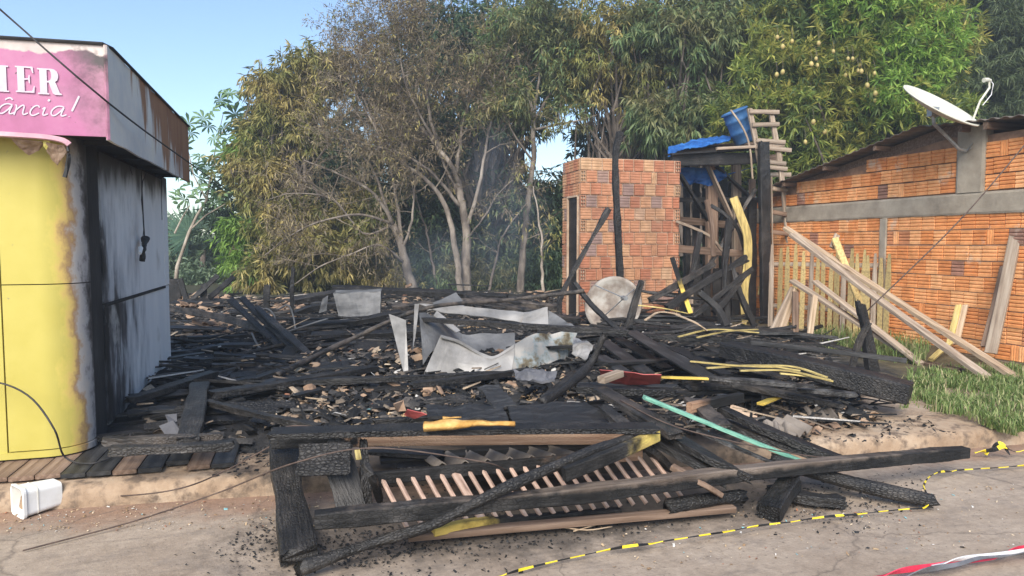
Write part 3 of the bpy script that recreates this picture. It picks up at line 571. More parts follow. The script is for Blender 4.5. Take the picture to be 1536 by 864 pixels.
# lettering: serif capitals and a slanted script line
SY = CY0 - .0075
def letter(outline, holes=(), dy=0., name='letter'):
    cu = bpy.data.curves.new(name, 'CURVE'); cu.dimensions = '2D'; cu.fill_mode = 'BOTH'; cu.extrude = .0012
    for poly in (outline,) + tuple(holes):
        sp = cu.splines.new('POLY'); sp.points.add(len(poly) - 1); sp.use_cyclic_u = True
        for p, (a, b) in zip(sp.points, poly): p.co = (a, b, 0, 1)
    cu.materials.append(MT['letter']); o = bpy.data.objects.new(name, cu); return o
def solid(o, M):
    me = bpy.data.meshes.new_from_object(o); bpy.data.objects.remove(o); return put(bpy.data.objects.new('letter', me), sign, M)
def capital(ch, x0, z0, wd, h):
    s, t, g = .34, .07, .05    # stem, hairline, serif
    if ch == 'H': ol = [(-.06, 0), (.40, 0), (.40, g), (.32, g), (.32, .48), (.68, .48), (.68, g), (.60, g), (.60, 0), (1.06, 0), (1.06, g), (.97, g), (.97, .95), (1.06, .95), (1.06, 1), (.60, 1), (.60, .95), (.68, .95), (.68, .54), (.32, .54), (.32, .95), (.40, .95), (.40, 1), (-.06, 1), (-.06, .95), (.03, .95), (.03, g), (-.06, g)]; ho = ()
    if ch == 'E': ol = [(0, 0), (.96, 0), (1.0, .27), (.95, .27), (.84, .07), (.46, .05), (.46, .48), (.66, .5), (.7, .36), (.75, .36), (.75, .68), (.7, .68), (.66, .55), (.46, .54), (.46, .95), (.8, .94), (.9, .76), (.95, .76), (.92, 1), (0, 1), (0, .95), (.1, .94), (.1, .06), (0, .05)]; ho = ()
    if ch == 'R':
        ol = [(0, 0), (.5, 0), (.5, .05), (.42, .06), (.42, .47), (.5, .46), (.66, .06), (.76, 0), (1.06, 0), (1.06, .05), (.98, .08), (.82, .44), (.78, .5), (.88, .56), (.93, .68), (.93, .78), (.88, .9), (.76, .98), (.6, 1), (0, 1), (0, .95), (.1, .94), (.1, .06), (0, .05)]
        ho = ([(.42, .53), (.42, .95), (.54, .95), (.6, .88), (.62, .78), (.62, .68), (.58, .58), (.5, .53)],)
    o = letter([(a * wd, b * h) for a, b in ol], [[(a * wd, b * h) for a, b in q] for q in ho])
    return solid(o, Matrix.Translation(Vector((x0, SY, z0))) @ Matrix.Rotation(math.pi / 2, 4, 'X'))
def at(x, y): p = PY(x, y, SY); return p
a, b = at(-26, 136), at(11, 97); capital('H', a.x, a.z, (b - a).x * .97, .158)
a, b = at(24, 138), at(52, 98); capital('E', a.x, a.z, (b - a).x * .97, .158)
a, b = at(57, 141), at(90, 99); capital('R', a.x, a.z, (b - a).x * .97, .158)
script = {  # pen strokes, x in letter heights
 'a': [[(.5, .42), (.3, .5), (.08, .32), (.08, .1), (.22, .02), (.42, .25), (.52, .46), (.44, .12), (.52, .02), (.66, .12)]],
 'n': [[(.02, .42), (.12, .44), (.06, .02)], [(.08, .2), (.24, .44), (.36, .42), (.34, .1), (.42, .02), (.54, .12)]],
 'c': [[(.36, .36), (.32, .45), (.16, .42), (.05, .2), (.12, .03), (.26, .02), (.40, .14)]],
 'i': [[(.04, .3), (.14, .44), (.08, .12), (.14, .02), (.28, .12)], [(.17, .64), (.20, .72)]],
 '^': [[(.2, .62), (.36, .78), (.46, .62)]],
 '!': [[(.34, 1.15), (.2, .34)], [(.14, .06), (.15, .03)]]}
def stroke_letter(chs, x0, z0, h, slant=.28):
    cu = bpy.data.curves.new('letter', 'CURVE'); cu.dimensions = '3D'; cu.bevel_depth = .0052; cu.bevel_resolution = 1; cu.use_fill_caps = True
    for c in chs:
        for st in script[c]:
            sp = cu.splines.new('NURBS' if len(st) > 2 else 'POLY'); sp.points.add(len(st) - 1)
            if len(st) > 2: sp.use_endpoint_u = True; sp.order_u = 3
            for p, (x, z) in zip(sp.points, st): p.co = ((x + z * slant) * h, 0, z * h, 1); p.radius = 1.25 if len(st) == 2 else .9
    cu.materials.append(MT['letter'])
    return solid(bpy.data.objects.new('letter', cu), Matrix.Translation(Vector((x0, SY + .004, z0))) @ Matrix.Diagonal((1, .2, 1, 1)))
b0 = at(-3, 171); hh = .148; x = b0.x - .015
for chs, ad in (('a^', .66), ('n', .60), ('c', .50), ('i', .34), ('a', .74), ('!', .4)):
    stroke_letter(chs, x, b0.z - .003, hh * (1.0 if chs != '!' else .8)); x += ad * hh * .9
# boardwalk in front of the kiosk
bw = thing('boardwalk', 'low deck of scorched wooden planks in front of the yellow kiosk', 'boardwalk', (-2.2, 5.2, .1))
xs_ = [-4.6 + i * .145 for i in range(30)]
for i, x in enumerate(xs_):
    if x > -.46: break
    y0 = kerb_y(x) + .13 + RNG.uniform(-.012, .012) + .05 * max(0, x + 1.2)
    hole = 0.12 if abs(x + .83) < .08 else 0
    beam('plank', [(x, y0 + hole, .158 + RNG.uniform(-.003, .003)), (x, y0 + (1.0 if x < -1.3 else .62), .16)], .136, .028, 'brownwood' if x < -1.55 + .1 * (i % 3) else ('char_smooth' if i % 3 else 'brownwood'), parent=bw, up=(0, 0, 1), seg=.2, seed=i)
for y in (5.25, 5.7): beam('bearer', [(-4.6, y, .10), (-.5, y, .10)], .07, .07, 'brownwood', parent=bw, seg=.5)
# ------------------------------------------------------------------ bricks
def brick_mesh(name, w, h, d, mat, ribs=4, vert=False, gd=.012):
    m = MB(); prof = [(0, -h / 2)]
    step = h / ribs; g = step * .26
    pts = []
    for i in range(ribs):
        z0 = -h / 2 + i * step; z1 = z0 + step
        if i: pts += [(gd, z0 - 0), (0, z0 + g)]
        else: pts += [(0, z0)]
        pts += [(0, z1 - g if i < ribs - 1 else z1)]
    for (dy, z) in pts:
        for x in (-w / 2, w / 2): m.v.append(Vector((x, -d / 2 + dy, z)) if not vert else Vector((z, -d / 2 + dy, x)))
    n = len(pts)
    for i in range(n - 1):
        q = (2 * i, 2 * i + 1, 2 * i + 3, 2 * i + 2); m.f.append(q if not vert else q[::-1])
    b = len(m.v)
    for (x, z) in ((-w / 2, -h / 2), (w / 2, -h / 2), (w / 2, h / 2), (-w / 2, h / 2)): m.v.append(Vector((x, d / 2, z)) if not vert else Vector((z, d / 2, x)))
    t = 2 * n - 2
    for q in ((b, b + 1, 1, 0), (b + 2, b + 3, t, t + 1), tuple([b + 3, b] + [2 * i for i in range(n)]), tuple([b + 1, b + 2] + [2 * i + 1 for i in range(n - 1, -1, -1)])): m.f.append(q if not vert else q[::-1])
    m.m = [0] * len(m.f); return m.mesh(name, mat)
def hollow_mesh(name, w, h, d, mat):
    m = MB(); nx, nzz = 2, 3; wl = .0105
    xs = [-w / 2]; 
    for i in range(nx): a = -w / 2 + wl + i * (w - wl) / nx; xs += [a, a + (w - wl) / nx - wl]
    xs.append(w / 2); zs = [-h / 2]
    for i in range(nzz): a = -h / 2 + wl + i * (h - wl) / nzz; zs += [a, a + (h - wl) / nzz - wl]
    zs.append(h / 2)
    for z in zs:
        for x in xs: m.v.append(Vector((x, -d / 2, z)))
    k = len(xs)
    for j in range(len(zs) - 1):
        for i in range(k - 1):
            q = [j * k + i, j * k + i + 1, (j + 1) * k + i + 1, (j + 1) * k + i]
            if i % 2 == 1 and j % 2 == 1:
                b = len(m.v); m.v += [m.v[p] + Vector((0, d * .92, 0)) for p in q]
                for e in range(4): m.f.append((q[e], q[(e + 1) % 4], b + (e + 1) % 4, b + e)); m.m.append(1)
                m.f.append((b, b + 1, b + 2, b + 3)); m.m.append(1)
            else: m.f.append(tuple(q)); m.m.append(0)
    b = len(m.v); m.v += [Vector((x, d / 2, z)) for x, z in ((-w / 2, -h / 2), (w / 2, -h / 2), (w / 2, h / 2), (-w / 2, h / 2))]
    c = (0, k - 1, len(zs) * k - 1, (len(zs) - 1) * k)
    for e in range(4): m.f.append((c[(e + 1) % 4], c[e], b + e, b + (e + 1) % 4)); m.m.append(0)
    return m.mesh(name, [mat, 'hole'])
BM = {}
for kk in ('brick_orange', 'brick_red'):
    BM[kk] = (brick_mesh(kk, 1, .186, .06, kk, 4, False, .012 if 'orange' in kk else .006), brick_mesh(kk + '_upright', .186, .1, .06, kk, 3, True), hollow_mesh(kk + '_end', .095, .186, .06, kk))
def wall_frame(org, along, normal):
    y = -Vector(normal); x = Vector(along); return Matrix((x, y, _z)).transposed().to_4x4(), Vector(org)
def lay(parent, org, along, normal, rows, kind, seed, off=.0, turn=.06, ends=(False, False), smin=.2):
    """rows: (z of the course's middle, [(from, to), ...] along the wall); org is a point on the finished face"""
    R, o = wall_frame(org, along, normal); rg = random.Random(seed); n = 0
    for ri, (z, spans) in enumerate(rows):
        for (s0, s1, e0, e1) in spans:
            s = s0; first = True
            if e0 and ri % 2 == 0:
                M = Matrix.Translation(o + Vector(along) * (s + .0475) + Vector(normal) * -.03 + _z * z) @ R
                put(bpy.data.objects.new('brick', BM[kind][2]), parent, M); s += .107
            end = s1 - (.107 if e1 and ri % 2 == 1 else 0)
            if e1 and ri % 2 == 1:
                M = Matrix.Translation(o + Vector(along) * (s1 - .0475) + Vector(normal) * -.03 + _z * z) @ R
                put(bpy.data.objects.new('brick', BM[kind][2]), parent, M)
            while s < end - .03:
                up = rg.random() < turn and end - s > .3
                w = .1 if up else rg.uniform(.185, .215)
                if first and ri % 2 and not e0: w *= .55
                first = False
                if end - s - w < .07: w = end - s
                j = Vector(normal) * rg.uniform(-.004, .004)
                M = Matrix.Translation(o + Vector(along) * (s + w / 2 - .005) + Vector(normal) * -.03 + j + _z * (z + rg.uniform(-.004, .004))) @ R @ Matrix.Rotation(rg.uniform(-.012, .012), 4, 'Y')
                if up: M = M @ Matrix.Diagonal((.9, 1, 1, 1))
                else: M = M @ Matrix.Diagonal((w - (.02 if kind == 'brick_red' else .014), 1, 1, 1))
                put(bpy.data.objects.new('brick', BM[kind][1 if up else 0]), parent, M); n += 1; s += w
    return n
# brick outhouse
OX0, OX1, OY0, OY1 = 4.40, 6.25, 11.0, 11.86
oh = thing('brick_outhouse', 'narrow roofless red brick outhouse with a black doorway on its left side', 'outhouse', ((OX0 + OX1) / 2, 11.4, .15))
m = MB(); t = .022
m.box(((OX0 + OX1) / 2, OY0 + t + .05, 1.585), (OX1 - OX0 - .02, .1, 2.87)); m.build('front_wall', 'mortar', oh)
m = MB(); m.box((OX1 - .066, (OY0 + OY1) / 2 + .08, 1.58), (.1, OY1 - OY0 - .18, 2.86)); m.build('right_wall', 'mortar', oh)
m = MB(); m.box(((OX0 + OX1) / 2 - .05, OY1 - .05, 1.58), (OX1 - OX0 - .14, .1, 2.85)); m.build('rear_wall', 'mortar', oh)
m = MB(); m.box((OX0 + t + .05, OY0 + .075 + .015, 1.58), (.1, .055, 2.86)); m.box((OX0 + t + .05, 11.72, 1.58), (.1, .26, 2.86)); m.box((OX0 + t + .05, 11.36, 2.71), (.1, .43, .6)); m.build('left_wall', 'mortar', oh)
m = MB(); m.box((OX0 + .04, 11.128, 1.27), (.1, .02, 2.22)); m.box((OX0 + .04, 11.6, 1.27), (.1, .025, 2.22)); m.box((OX0 + .04, 11.385, 2.395), (.1, .46, .03)); m.build('door_frame', 'mortar', oh)
beam('door', [(OX0 + .035, 11.365, .16), (OX0 + .035, 11.365, 2.36)], .45, .03, 'char', parent=oh, up=(1, 0, 0), amp=.004)
pit = .205; rows = [(.15 + pit * (i + .5), [(0, OX1 - OX0, True, True)]) for i in range(14)]
lay(oh, (OX0, OY0, 0), (1, 0, 0), (0, -1, 0), rows, 'brick_red', 3, turn=.05)
rows = []
for i in range(14):
    z = .15 + pit * (i + .5); rows.append((z, [(0, OY1 - OY0 - .062, False, False)] if z > 2.44 else [(0, .22, False, False)]))
lay(oh, (OX0, OY1, 0), (0, -1, 0), (-1, 0, 0), rows, 'brick_red', 5, turn=0)
# brick house on the right with its gable towards the burnt plot
HX = 8.27
house = thing('brick_house', 'orange hollow brick house with cement band and low fibre cement gable roof', 'house', (9.8, 8.4, .15))
def htop(y):    # brick top along the gable
    return 2.60 + (10.8 - y) * .128 if y > 7.3 else 2.985
Y0, Y1 = 5.0, 12.6
m = MB()
sec = [(Y1, .1, 1.97), (Y0, .1, 1.97)]
m.box((HX + .08, (Y0 + Y1) / 2, 1.03), (.12, Y1 - Y0, 1.88)); m.build('lower_wall', 'mortar', house)
m = MB(); m.box((HX + 2.6, Y0 + .06, 1.5), (4.9, .12, 2.85)); m.build('street_wall', 'cement', house)
m = MB(); m.box((HX + 2.6, Y1 - .06, 1.3), (4.9, .12, 2.4)); m.build('rear_wall', 'cement', house)
m = MB(); n = 40; top = []
for i in range(n + 1): y = Y1 - (Y1 - Y0) * i / n; top.append((y, htop(y) - .02))
for (x) in (HX + .024, HX + .12):
    for (y, z) in top: m.v += [Vector((x, y, 2.245)), Vector((x, y, z))]
k = 2 * (n + 1)
for i in range(n): q = 2 * i; m.f += [(q, q + 2, q + 3, q + 1), (k + q + 1, k + q + 3, k + q + 2, k + q), (q + 1, q + 3, k + q + 3, k + q + 1)]
m.m = [0] * len(m.f); m.build('gable_wall', 'mortar_dark', house)
m = MB()
for i in range(60):
    y = Y1 - (Y1 - Y0) * i / 59
    for (x, z) in ((HX + .1, 1.975), (HX - .012, 1.975), (HX - .02, 2.0), (HX - .022, 2.22), (HX - .012, 2.25), (HX + .1, 2.25)):
        nn = noise.noise(Vector((y * 4, z * 5, 1))); m.v.append(Vector((x + .006 * nn, y, z + (.018 * nn if z < 2.0 else .008 * nn))))
k = 6; m.f = [(i * k + j, (i + 1) * k + j, (i + 1) * k + j + 1, i * k + j + 1) for i in range(59) for j in range(5)]; m.m = [0] * len(m.f)
m.build('cement_band', 'cement', house)
MT['cement2'] = MT['cement']
beam('cement_column', [(HX + .05, 7.17, 2.255), (HX + .05, 7.17, 3.1)], .40, .15, 'cement', parent=house, up=(1, 0, 0), seg=.08, ring=16)
beam('cement_pilaster', [(HX + .05, 8.58, .15), (HX + .05, 8.58, 1.968)], .13, .13, 'cement', parent=house, up=(1, 0, 0), seg=.08)
along, nrm = (0, -1, 0), (-1, 0, 0)
rows = []
for i in range(9):
    z = .16 + .2025 * (i + .5); sp = [(0, Y1 - 8.65, False, False), (Y1 - 8.51, Y1 - Y0, False, False)]; rows.append((z, sp))
lay(house, (HX, Y1, 0), along, nrm, rows, 'brick_orange', 11, turn=.07)
rows = []
for i in range(6):
    z = 2.262 + .205 * (i + .5); sp = []
    ya = [y for y in np.arange(Y1, 7.37, -.05) if htop(y) > z + .06]
    if ya: sp.append((Y1 - max(ya), Y1 - 7.375, False, False))
    yb = [y for y in np.arange(6.97, Y0, -.05) if htop(y) > z + .06]
    if yb: sp.append((Y1 - 6.965, Y1 - min(yb), False, False))
    if sp: rows.append((z, sp))
lay(house, (HX, Y1, 0), along, nrm, rows, 'brick_orange', 17, turn=.05)
# roof: two corrugated slopes with rafters under the overhang
def corrug(a, b, c, d, n, amp, th, rows=2):
    """corrugated sheet on the quad a-b-c-d; waves run across a-b"""
    m = MB(); a, b, c, d = map(Vector, (a, b, c, d)); nr = (b - a).cross(d - a).normalized()
    for lay_ in (0, 1):
        for j in range(rows):
            for i in range(n + 1):
                f = i / n; g = j / (rows - 1); p = a.lerp(b, f).lerp(d.lerp(c, f), g)
                m.v.append(p + nr * (amp * math.sin(i * math.pi / 4) - th * lay_))
    k = n + 1; A = k * rows
    for j in range(rows - 1):
        for i in range(n): q = j * k + i; m.f += [(q, q + 1, q + k + 1, q + k), (A + q + k, A + q + k + 1, A + q + 1, A + q)]
    for i in range(n): t = (rows - 1) * k + i; m.f += [(A + i, A + i + 1, i + 1, i), (t, t + 1, A + t + 1, A + t)]
    for j in range(rows - 1): q = j * k; m.f.append((q, q + k, A + q + k, A + q)); q += n; m.f.append((A + q, A + q + k, q + k, q))
    m.m = [0] * len(m.f); return m
ra, rb = Vector((8.0, 11.1, 2.60)), Vector((8.0, 7.74, 3.195))
corrug(ra, rb, rb + Vector((5, 0, 0)), ra + Vector((5, 0, 0)), 176, .009, .008).build('roof_slope', 'fibro', house)
rc, rd = Vector((8.08, 7.78, 3.19)), Vector((8.08, 4.8, 3.0))
corrug(rc, rd, rd + Vector((5, 0, 0)), rc + Vector((5, 0, 0)), 144, .012, .008).build('roof_slope', 'fibro', house)
m = MB()
for x in (HX + .03, HX + .05): m.v += [Vector((x, 11.1, 2.45)), Vector((x, 7.4, 2.9)), Vector((x, 7.4, 3.2)), Vector((x, 11.1, 2.575))]
m.f = [(0, 1, 2, 3), (7, 6, 5, 4), (3, 2, 6, 7)]; m.m = [0] * 3; m.build('gable_board', 'brownwood', house)
for y in (10.6, 9.6, 8.55): 
    z = 2.60 + (11.1 - y) * .177 - .06; beam('purlin', [(8.03, y, z), (9.2, y, z + .0)], .05, .07, 'brownwood', parent=house, seg=.3)
for y in (7.2, 6.85, 6.3, 5.8): z = 3.19 - (7.78 - y) * .064 - .075; beam('rafter_end', [(8.1, y, z), (9.4, y, z)], .06, .09, 'brownwood', parent=house, seg=.3)
# satellite dish bracketed to the house
dish = thing('satellite_dish', 'cream satellite dish tilted skyward on a bracket of the brick house', 'satellite dish', (8.25, 7.25, 2.8))
dc = PY(1412, 157, 7.25); rim = PY(1462, 183, 7.15); ax = (rim - dc); R0 = ax.length
view = (dc - CAM).normalized(); e1 = ax.normalized(); nrm_ = e1.cross(view).normalized()
if nrm_.z < 0: nrm_ = -nrm_
nrm_ = (nrm_ - view * .13).normalized(); e2 = nrm_.cross(e1).normalized(); e1 = e2.cross(nrm_)
DM = Matrix((e1, e2, nrm_)).transposed().to_4x4(); DM.translation = dc
def dishprof(R, dep): return [(R * i / 10 + .0001, dep * ((i / 10) ** 2 - 1)) for i in range(11)] + [(R + .012, .0), (R + .012, -.016), (R - .004, -.018)] + [(R * i / 10 + .0001, dep * ((i / 10) ** 2 - 1) - .014) for i in range(9, -1, -1)]
MB().lathe(dishprof(R0, .10), 40, DM).build('bowl', 'dish_white', dish, smooth=True)
wallp = Vector((HX - .03, 7.22, 2.79)); back = DM @ Vector((0, 0, -.16))
MB().tube([wallp, wallp + Vector((-.10, .02, .03)), back + Vector((.02, 0, -.10)), back], .022, 8).build('mount_pole', 'steel', dish)
m = MB(); m.box(wallp + Vector((.016, 0, 0)), (.02, .14, .2)); m.tube([wallp, wallp + Vector((-.02, -.1, .09))], .008, 5); m.tube([wallp, wallp + Vector((-.03, -.09, .03))], .008, 5); m.build('wall_bracket', 'steel', dish)
m = MB(); m.box(back + Vector((0, 0, .05)), (.12, .08, .12)); m.build('tilt_clamp', 'steel', dish)
lnb = PY(1484, 121, 7.1)
MB().tube([DM @ Vector((R0 * .93, 0, -.02)), PY(1470, 152, 7.12), PY(1484, 132, 7.1), lnb], .013, 7).build('feed_arm', 'dish_white', dish)
m = MB(); m.tube([lnb + Vector((-.09, 0, .0)), lnb + Vector((-.03, 0, .01)), lnb + Vector((.02, 0, 0))], [.03, .026, .02], 9); m.build('receiver', 'dish_white', dish)
MB().tube([lnb + Vector((.02, 0, 0)), PY(1490, 126, 7.08), PY(1487, 142, 7.08), PY(1474, 158, 7.1)], .006, 5).build('feed_cable', 'tapeW', dish)
# ------------------------------------------------------------------ picket fence
fa, fb = Vector((7.45, 10.55, .15)), Vector((8.17, 8.55, .17))
fence = thing('picket_fence', 'weathered yellow picket fence standing in front of the brick house wall', 'fence', (7.8, 9.5, .15))
fd = (fb - fa).normalized(); fn = Vector((-fd.y, fd.x, 0)); fn = fn if fn.dot(CAM - fa) > 0 else -fn
pxs = [1160, 1173, 1184, 1196, 1207, 1219, 1229, 1239, 1249, 1259, 1269, 1279, 1289, 1297, 1306, 1315, 1325, 1334]
for i, x in enumerate(pxs):
    v = ray(x, 365); tt = (fa - CAM).cross(Vector((fd.x, fd.y, 0))).z / v.cross(Vector((fd.x, fd.y, 0))).z; p = CAM + v * tt
    h = 1.62 - .12 * i / 17 + RNG.uniform(-.07, .05); lean = RNG.uniform(-.03, .03)
    b = Vector((p.x, p.y, .12)) + fn * .035; tp = Vector((p.x, p.y, h)) + fn * .035 + fd * lean
    w = RNG.uniform(.065, .085)
    me, M = sweep_mesh('picket', [b, b.lerp(tp, .95)], w, .02, 'picket' if i % 5 else 'greywood', seg=.3, up=fn)
    o = put(bpy.data.objects.new('picket', me), fence, M)
    # pointed top: narrow the last ring
    n = len(me.vertices); L = max(vv.co.x for vv in me.vertices)
    for vv in me.vertices:
        if vv.co.x > L - .01: vv.co.x += .05 * (1 - abs(vv.co.y) / w * 1.6); vv.co.y *= .45
for z in (.55, 1.25): beam('rail', [fa.lerp(fb, .14) + Vector((0, 0, z - .15)), fb + Vector((0, 0, z - .15))], .03, .07, 'greywood', parent=fence, seg=.4)
# ------------------------------------------------------------------ burnt water-tank tower
tw = thing('burnt_tank_tower', 'charred timber tank stand with black posts and sagging plank deck', 'tower', (7.0, 11.5, .15))
def tb(name, a, b, w, t, mat, **kw): return beam(name, [a, b], w, t, mat, parent=tw, **kw)
YF = 11.05
def Q(x, y, d=0): return PY(x, y, YF + d)
def post(name, x, y0, y1, w, mat, d=0, t=.07, lean=0, **kw):
    b = Q(x, y0, d); tpt = Q(x + lean, y1, d); b.z = .15; return tb(name, b, tpt, w, t, mat, up=(0, -1, 0), **kw)
post('post', 1149, 505, 213, .2, 'char', -.3, .1, lean=-4, amp=.012)
post('post', 1126, 505, 300, .16, 'char', .12, .1, lean=2, amp=.012)
post('post', 1066, 505, 245, .2, 'brownwood', .5, .12, lean=2)
post('post', 1106, 505, 240, .17, 'greywood', .7, .1, lean=-2)
post('post', 1030, 505, 250, .10, 'char', .9, .09)
post('corner_strip', 1160, 505, 265, .018, 'greywood', -.32, .03, lean=-3)
for i in range(9): post('backing_board', 1030 + 14 * i, 505, 258 + (i * 53 % 40), .15, ('char', 'char_smooth', 'char', 'brownwood')[i % 4], 1.0 + .02 * (i % 2), .03)
tb('brace', Q(1020, 262, .1), Q(1062, 330, .2), .09, .06, 'char')
tb('brace', Q(1062, 250, .3), Q(1096, 325, .3), .13, .04, 'greywood')
tb('brace', Q(1132, 285, -.05), Q(1064, 398, .1), .09, .06, 'char_ash')
tb('brace', Q(1075, 250, .4), Q(1130, 300, .6), .08, .05, 'char')
tb('cross_rail', Q(1016, 373, .02), Q(1118, 381, .02), .06, .13, 'brownwood')
tb('cross_rail', Q(1020, 300, .6), Q(1142, 300, .6), .05, .10, 'char')
tb('cross_rail', Q(1018, 330, .75), Q(1140, 342, .75), .04, .13, 'brownwood')
tb('cross_rail', Q(1150, 262, .3), Q(1186, 262, .3), .04, .08, 'greywood')
for i, x in enumerate((1046, 1060, 1075, 1090, 1103, 1117)): post('board', x, 505, 398 + (i * 37 % 17), .15, 'char', .25 + .02 * (i % 2), .03, amp=.006)
post('board', 1036, 505, 418, .12, 'tapeW' if False else 'greywood', .3, .03)
# deck at the top
for i, d in enumerate((0, .22, .44, .66, .88)): tb('deck_plank', Q(1004 + 3 * i, 232 - 3 * i, d), Q(1160 + 2 * i, 222 - 2 * i, d), .19, .035, 'char' if i < 1 else 'brownwood', amp=.006 if i < 1 else 0)
tb('deck_beam', Q(1008, 241, .03), Q(1142, 237, .03), .08, .2, 'char')
tb('deck_beam', Q(1030, 243, .8), Q(1172, 236, .8), .08, .12, 'brownwood')
tb('deck_edge', Q(1075, 223, -.12), Q(1176, 218, -.12), .05, .05, 'greywood')
# tarp, drum, ladder, bent plank
tz = Q(1045, 228).z
tp = [Q(x, y, d) for x, y, d in ((1001, 231, -.06), (1030, 222, -.1), (1068, 214, -.1), (1092, 212, -.05), (1098, 203, .6), (1040, 210, .8), (1004, 220, .7))]
sheet('blue_tarp', tp, 'bluetarp', None, .012, .06, 4, 5, 6, 'crumpled blue tarpaulin spread over the left end of the tank stand deck', 'tarpaulin')
tp = [Q(x, y, d) for x, y, d in ((1018, 252, .5), (1084, 251, .45), (1090, 266, .4), (1066, 279, .42), (1040, 273, .5), (1022, 277, .5))]
sheet('blue_tarp', tp, 'bluetarp', None, .01, .05, 4, 8, 6, 'strip of blue tarpaulin hanging below the tank stand deck', 'tarpaulin')
drum = thing('blue_drum', 'battered blue plastic drum tipped over on top of the tank stand', 'drum', Q(1112, 214, .25))
db = Q(1118, 214, .3); dt_ = Q(1101, 166, .3); dzv = (dt_ - db); DH = dzv.length; dzn = dzv.normalized(); dx = dzn.cross(Vector((0, 1, 0))).normalized(); dyv = dzn.cross(dx)
BMx = Matrix((dx, dyv, dzn)).transposed().to_4x4(); BMx.translation = db
rr = .215
MB().lathe([(.001, .0), (rr * .8, .0), (rr * .86, .03), (rr * .9, DH * .3), (rr * .99, DH * .34), (rr * .93, DH * .38), (rr * .95, DH * .66), (rr * 1.05, DH * .7), (rr * 1.0, DH * .74), (rr * 1.0, DH * .9), (rr * 1.07, DH * .93), (rr * 1.07, DH), (rr * .98, DH), (rr * .9, DH * .5), (rr * .8, .03), (.001, .03)], 26, BMx).build('shell', 'bluedrum', drum, smooth=True)
MB().tube([BMx @ Vector((rr * 1.09 * math.cos(a), rr * 1.09 * math.sin(a), DH * .965)) for a in np.linspace(0, 2 * math.pi, 25)], .014, 6).build('rim_band', 'bluedrum', drum)
lad = thing('wooden_ladder', 'rough grey wooden ladder leaning on the tank stand', 'ladder', Q(1185, 505, -.3))
def lp(x, y): return Q(x, y, -.05 - (y - 165) * .0011)
beam('side_rail', [lp(1124, 163), lp(1146, 275)], .09, .05, 'greywood', parent=lad, up=(0, -1, 0), seg=.2)
beam('side_rail', [lp(1156, 166), lp(1172, 262), lp(1190, 430)], .09, .05, 'greywood', parent=lad, up=(0, -1, 0), seg=.2)
for (x0, x1, y, y2) in ((1122, 1166, 168, 169), (1126, 1166, 188, 187), (1132, 1175, 211, 214), (1132, 1184, 221, 226), (1146, 1176, 243, 246), (1140, 1178, 250, 254), (1156, 1184, 283, 287), (1156, 1188, 318, 324), (1156, 1190, 348, 352)):
    beam('rung', [lp(x0, y) + Vector((0, -.04, 0)), lp(x1, y2) + Vector((0, -.04, 0))], .05, .075, 'greywood' if y < 300 else 'brownwood', parent=lad, seg=.15)
beam('bent_plank', [Q(1100, 296, -.2), Q(1110, 322, -.25), Q(1121, 355, -.28), Q(1121, 400, -.25), Q(1116, 440, -.25), Q(1121, 508, -.2)], .16, .025, 'yellowpaint', 'tall warped yellow plank bowed against the charred posts of the tank stand', 'plank', up=(0, -1, 0), seg=.05, ring=12)
beam('yellow_strip', [Q(1145, 405, -.15), Q(1141, 428, -.15), Q(1139, 442, -.15)], .06, .015, 'yellowpaint', 'short peeling yellow strip stuck to the black corner post', 'strip', up=(0, -1, 0))
beam('hose', [Q(1014, 332, -.1), Q(1040, 342, -.2), Q(1066, 356, -.2), Q(1090, 385, -.1)], .045, .035, 'greywood', 'curved grey lath arching beside the brick outhouse corner', 'lath', up=(0, -1, 0)).name = 'curved_lath'
beam('curved_lath', [Q(1066, 308, -.15), Q(1088, 322, -.2), Q(1106, 342, -.2), Q(1116, 372, -.1)], .06, .03, 'char_smooth', 'curved black lath hooked in front of the yellow warped plank', 'lath', up=(0, -1, 0))
beam('curved_lath', [Q(1096, 165, -.1), Q(1112, 188, -.12), Q(1124, 218, -.12), Q(1129, 268, -.1)], .03, .02, 'greywood', 'thin bent grey strip hanging down over the blue drum', 'lath', up=(0, -1, 0))
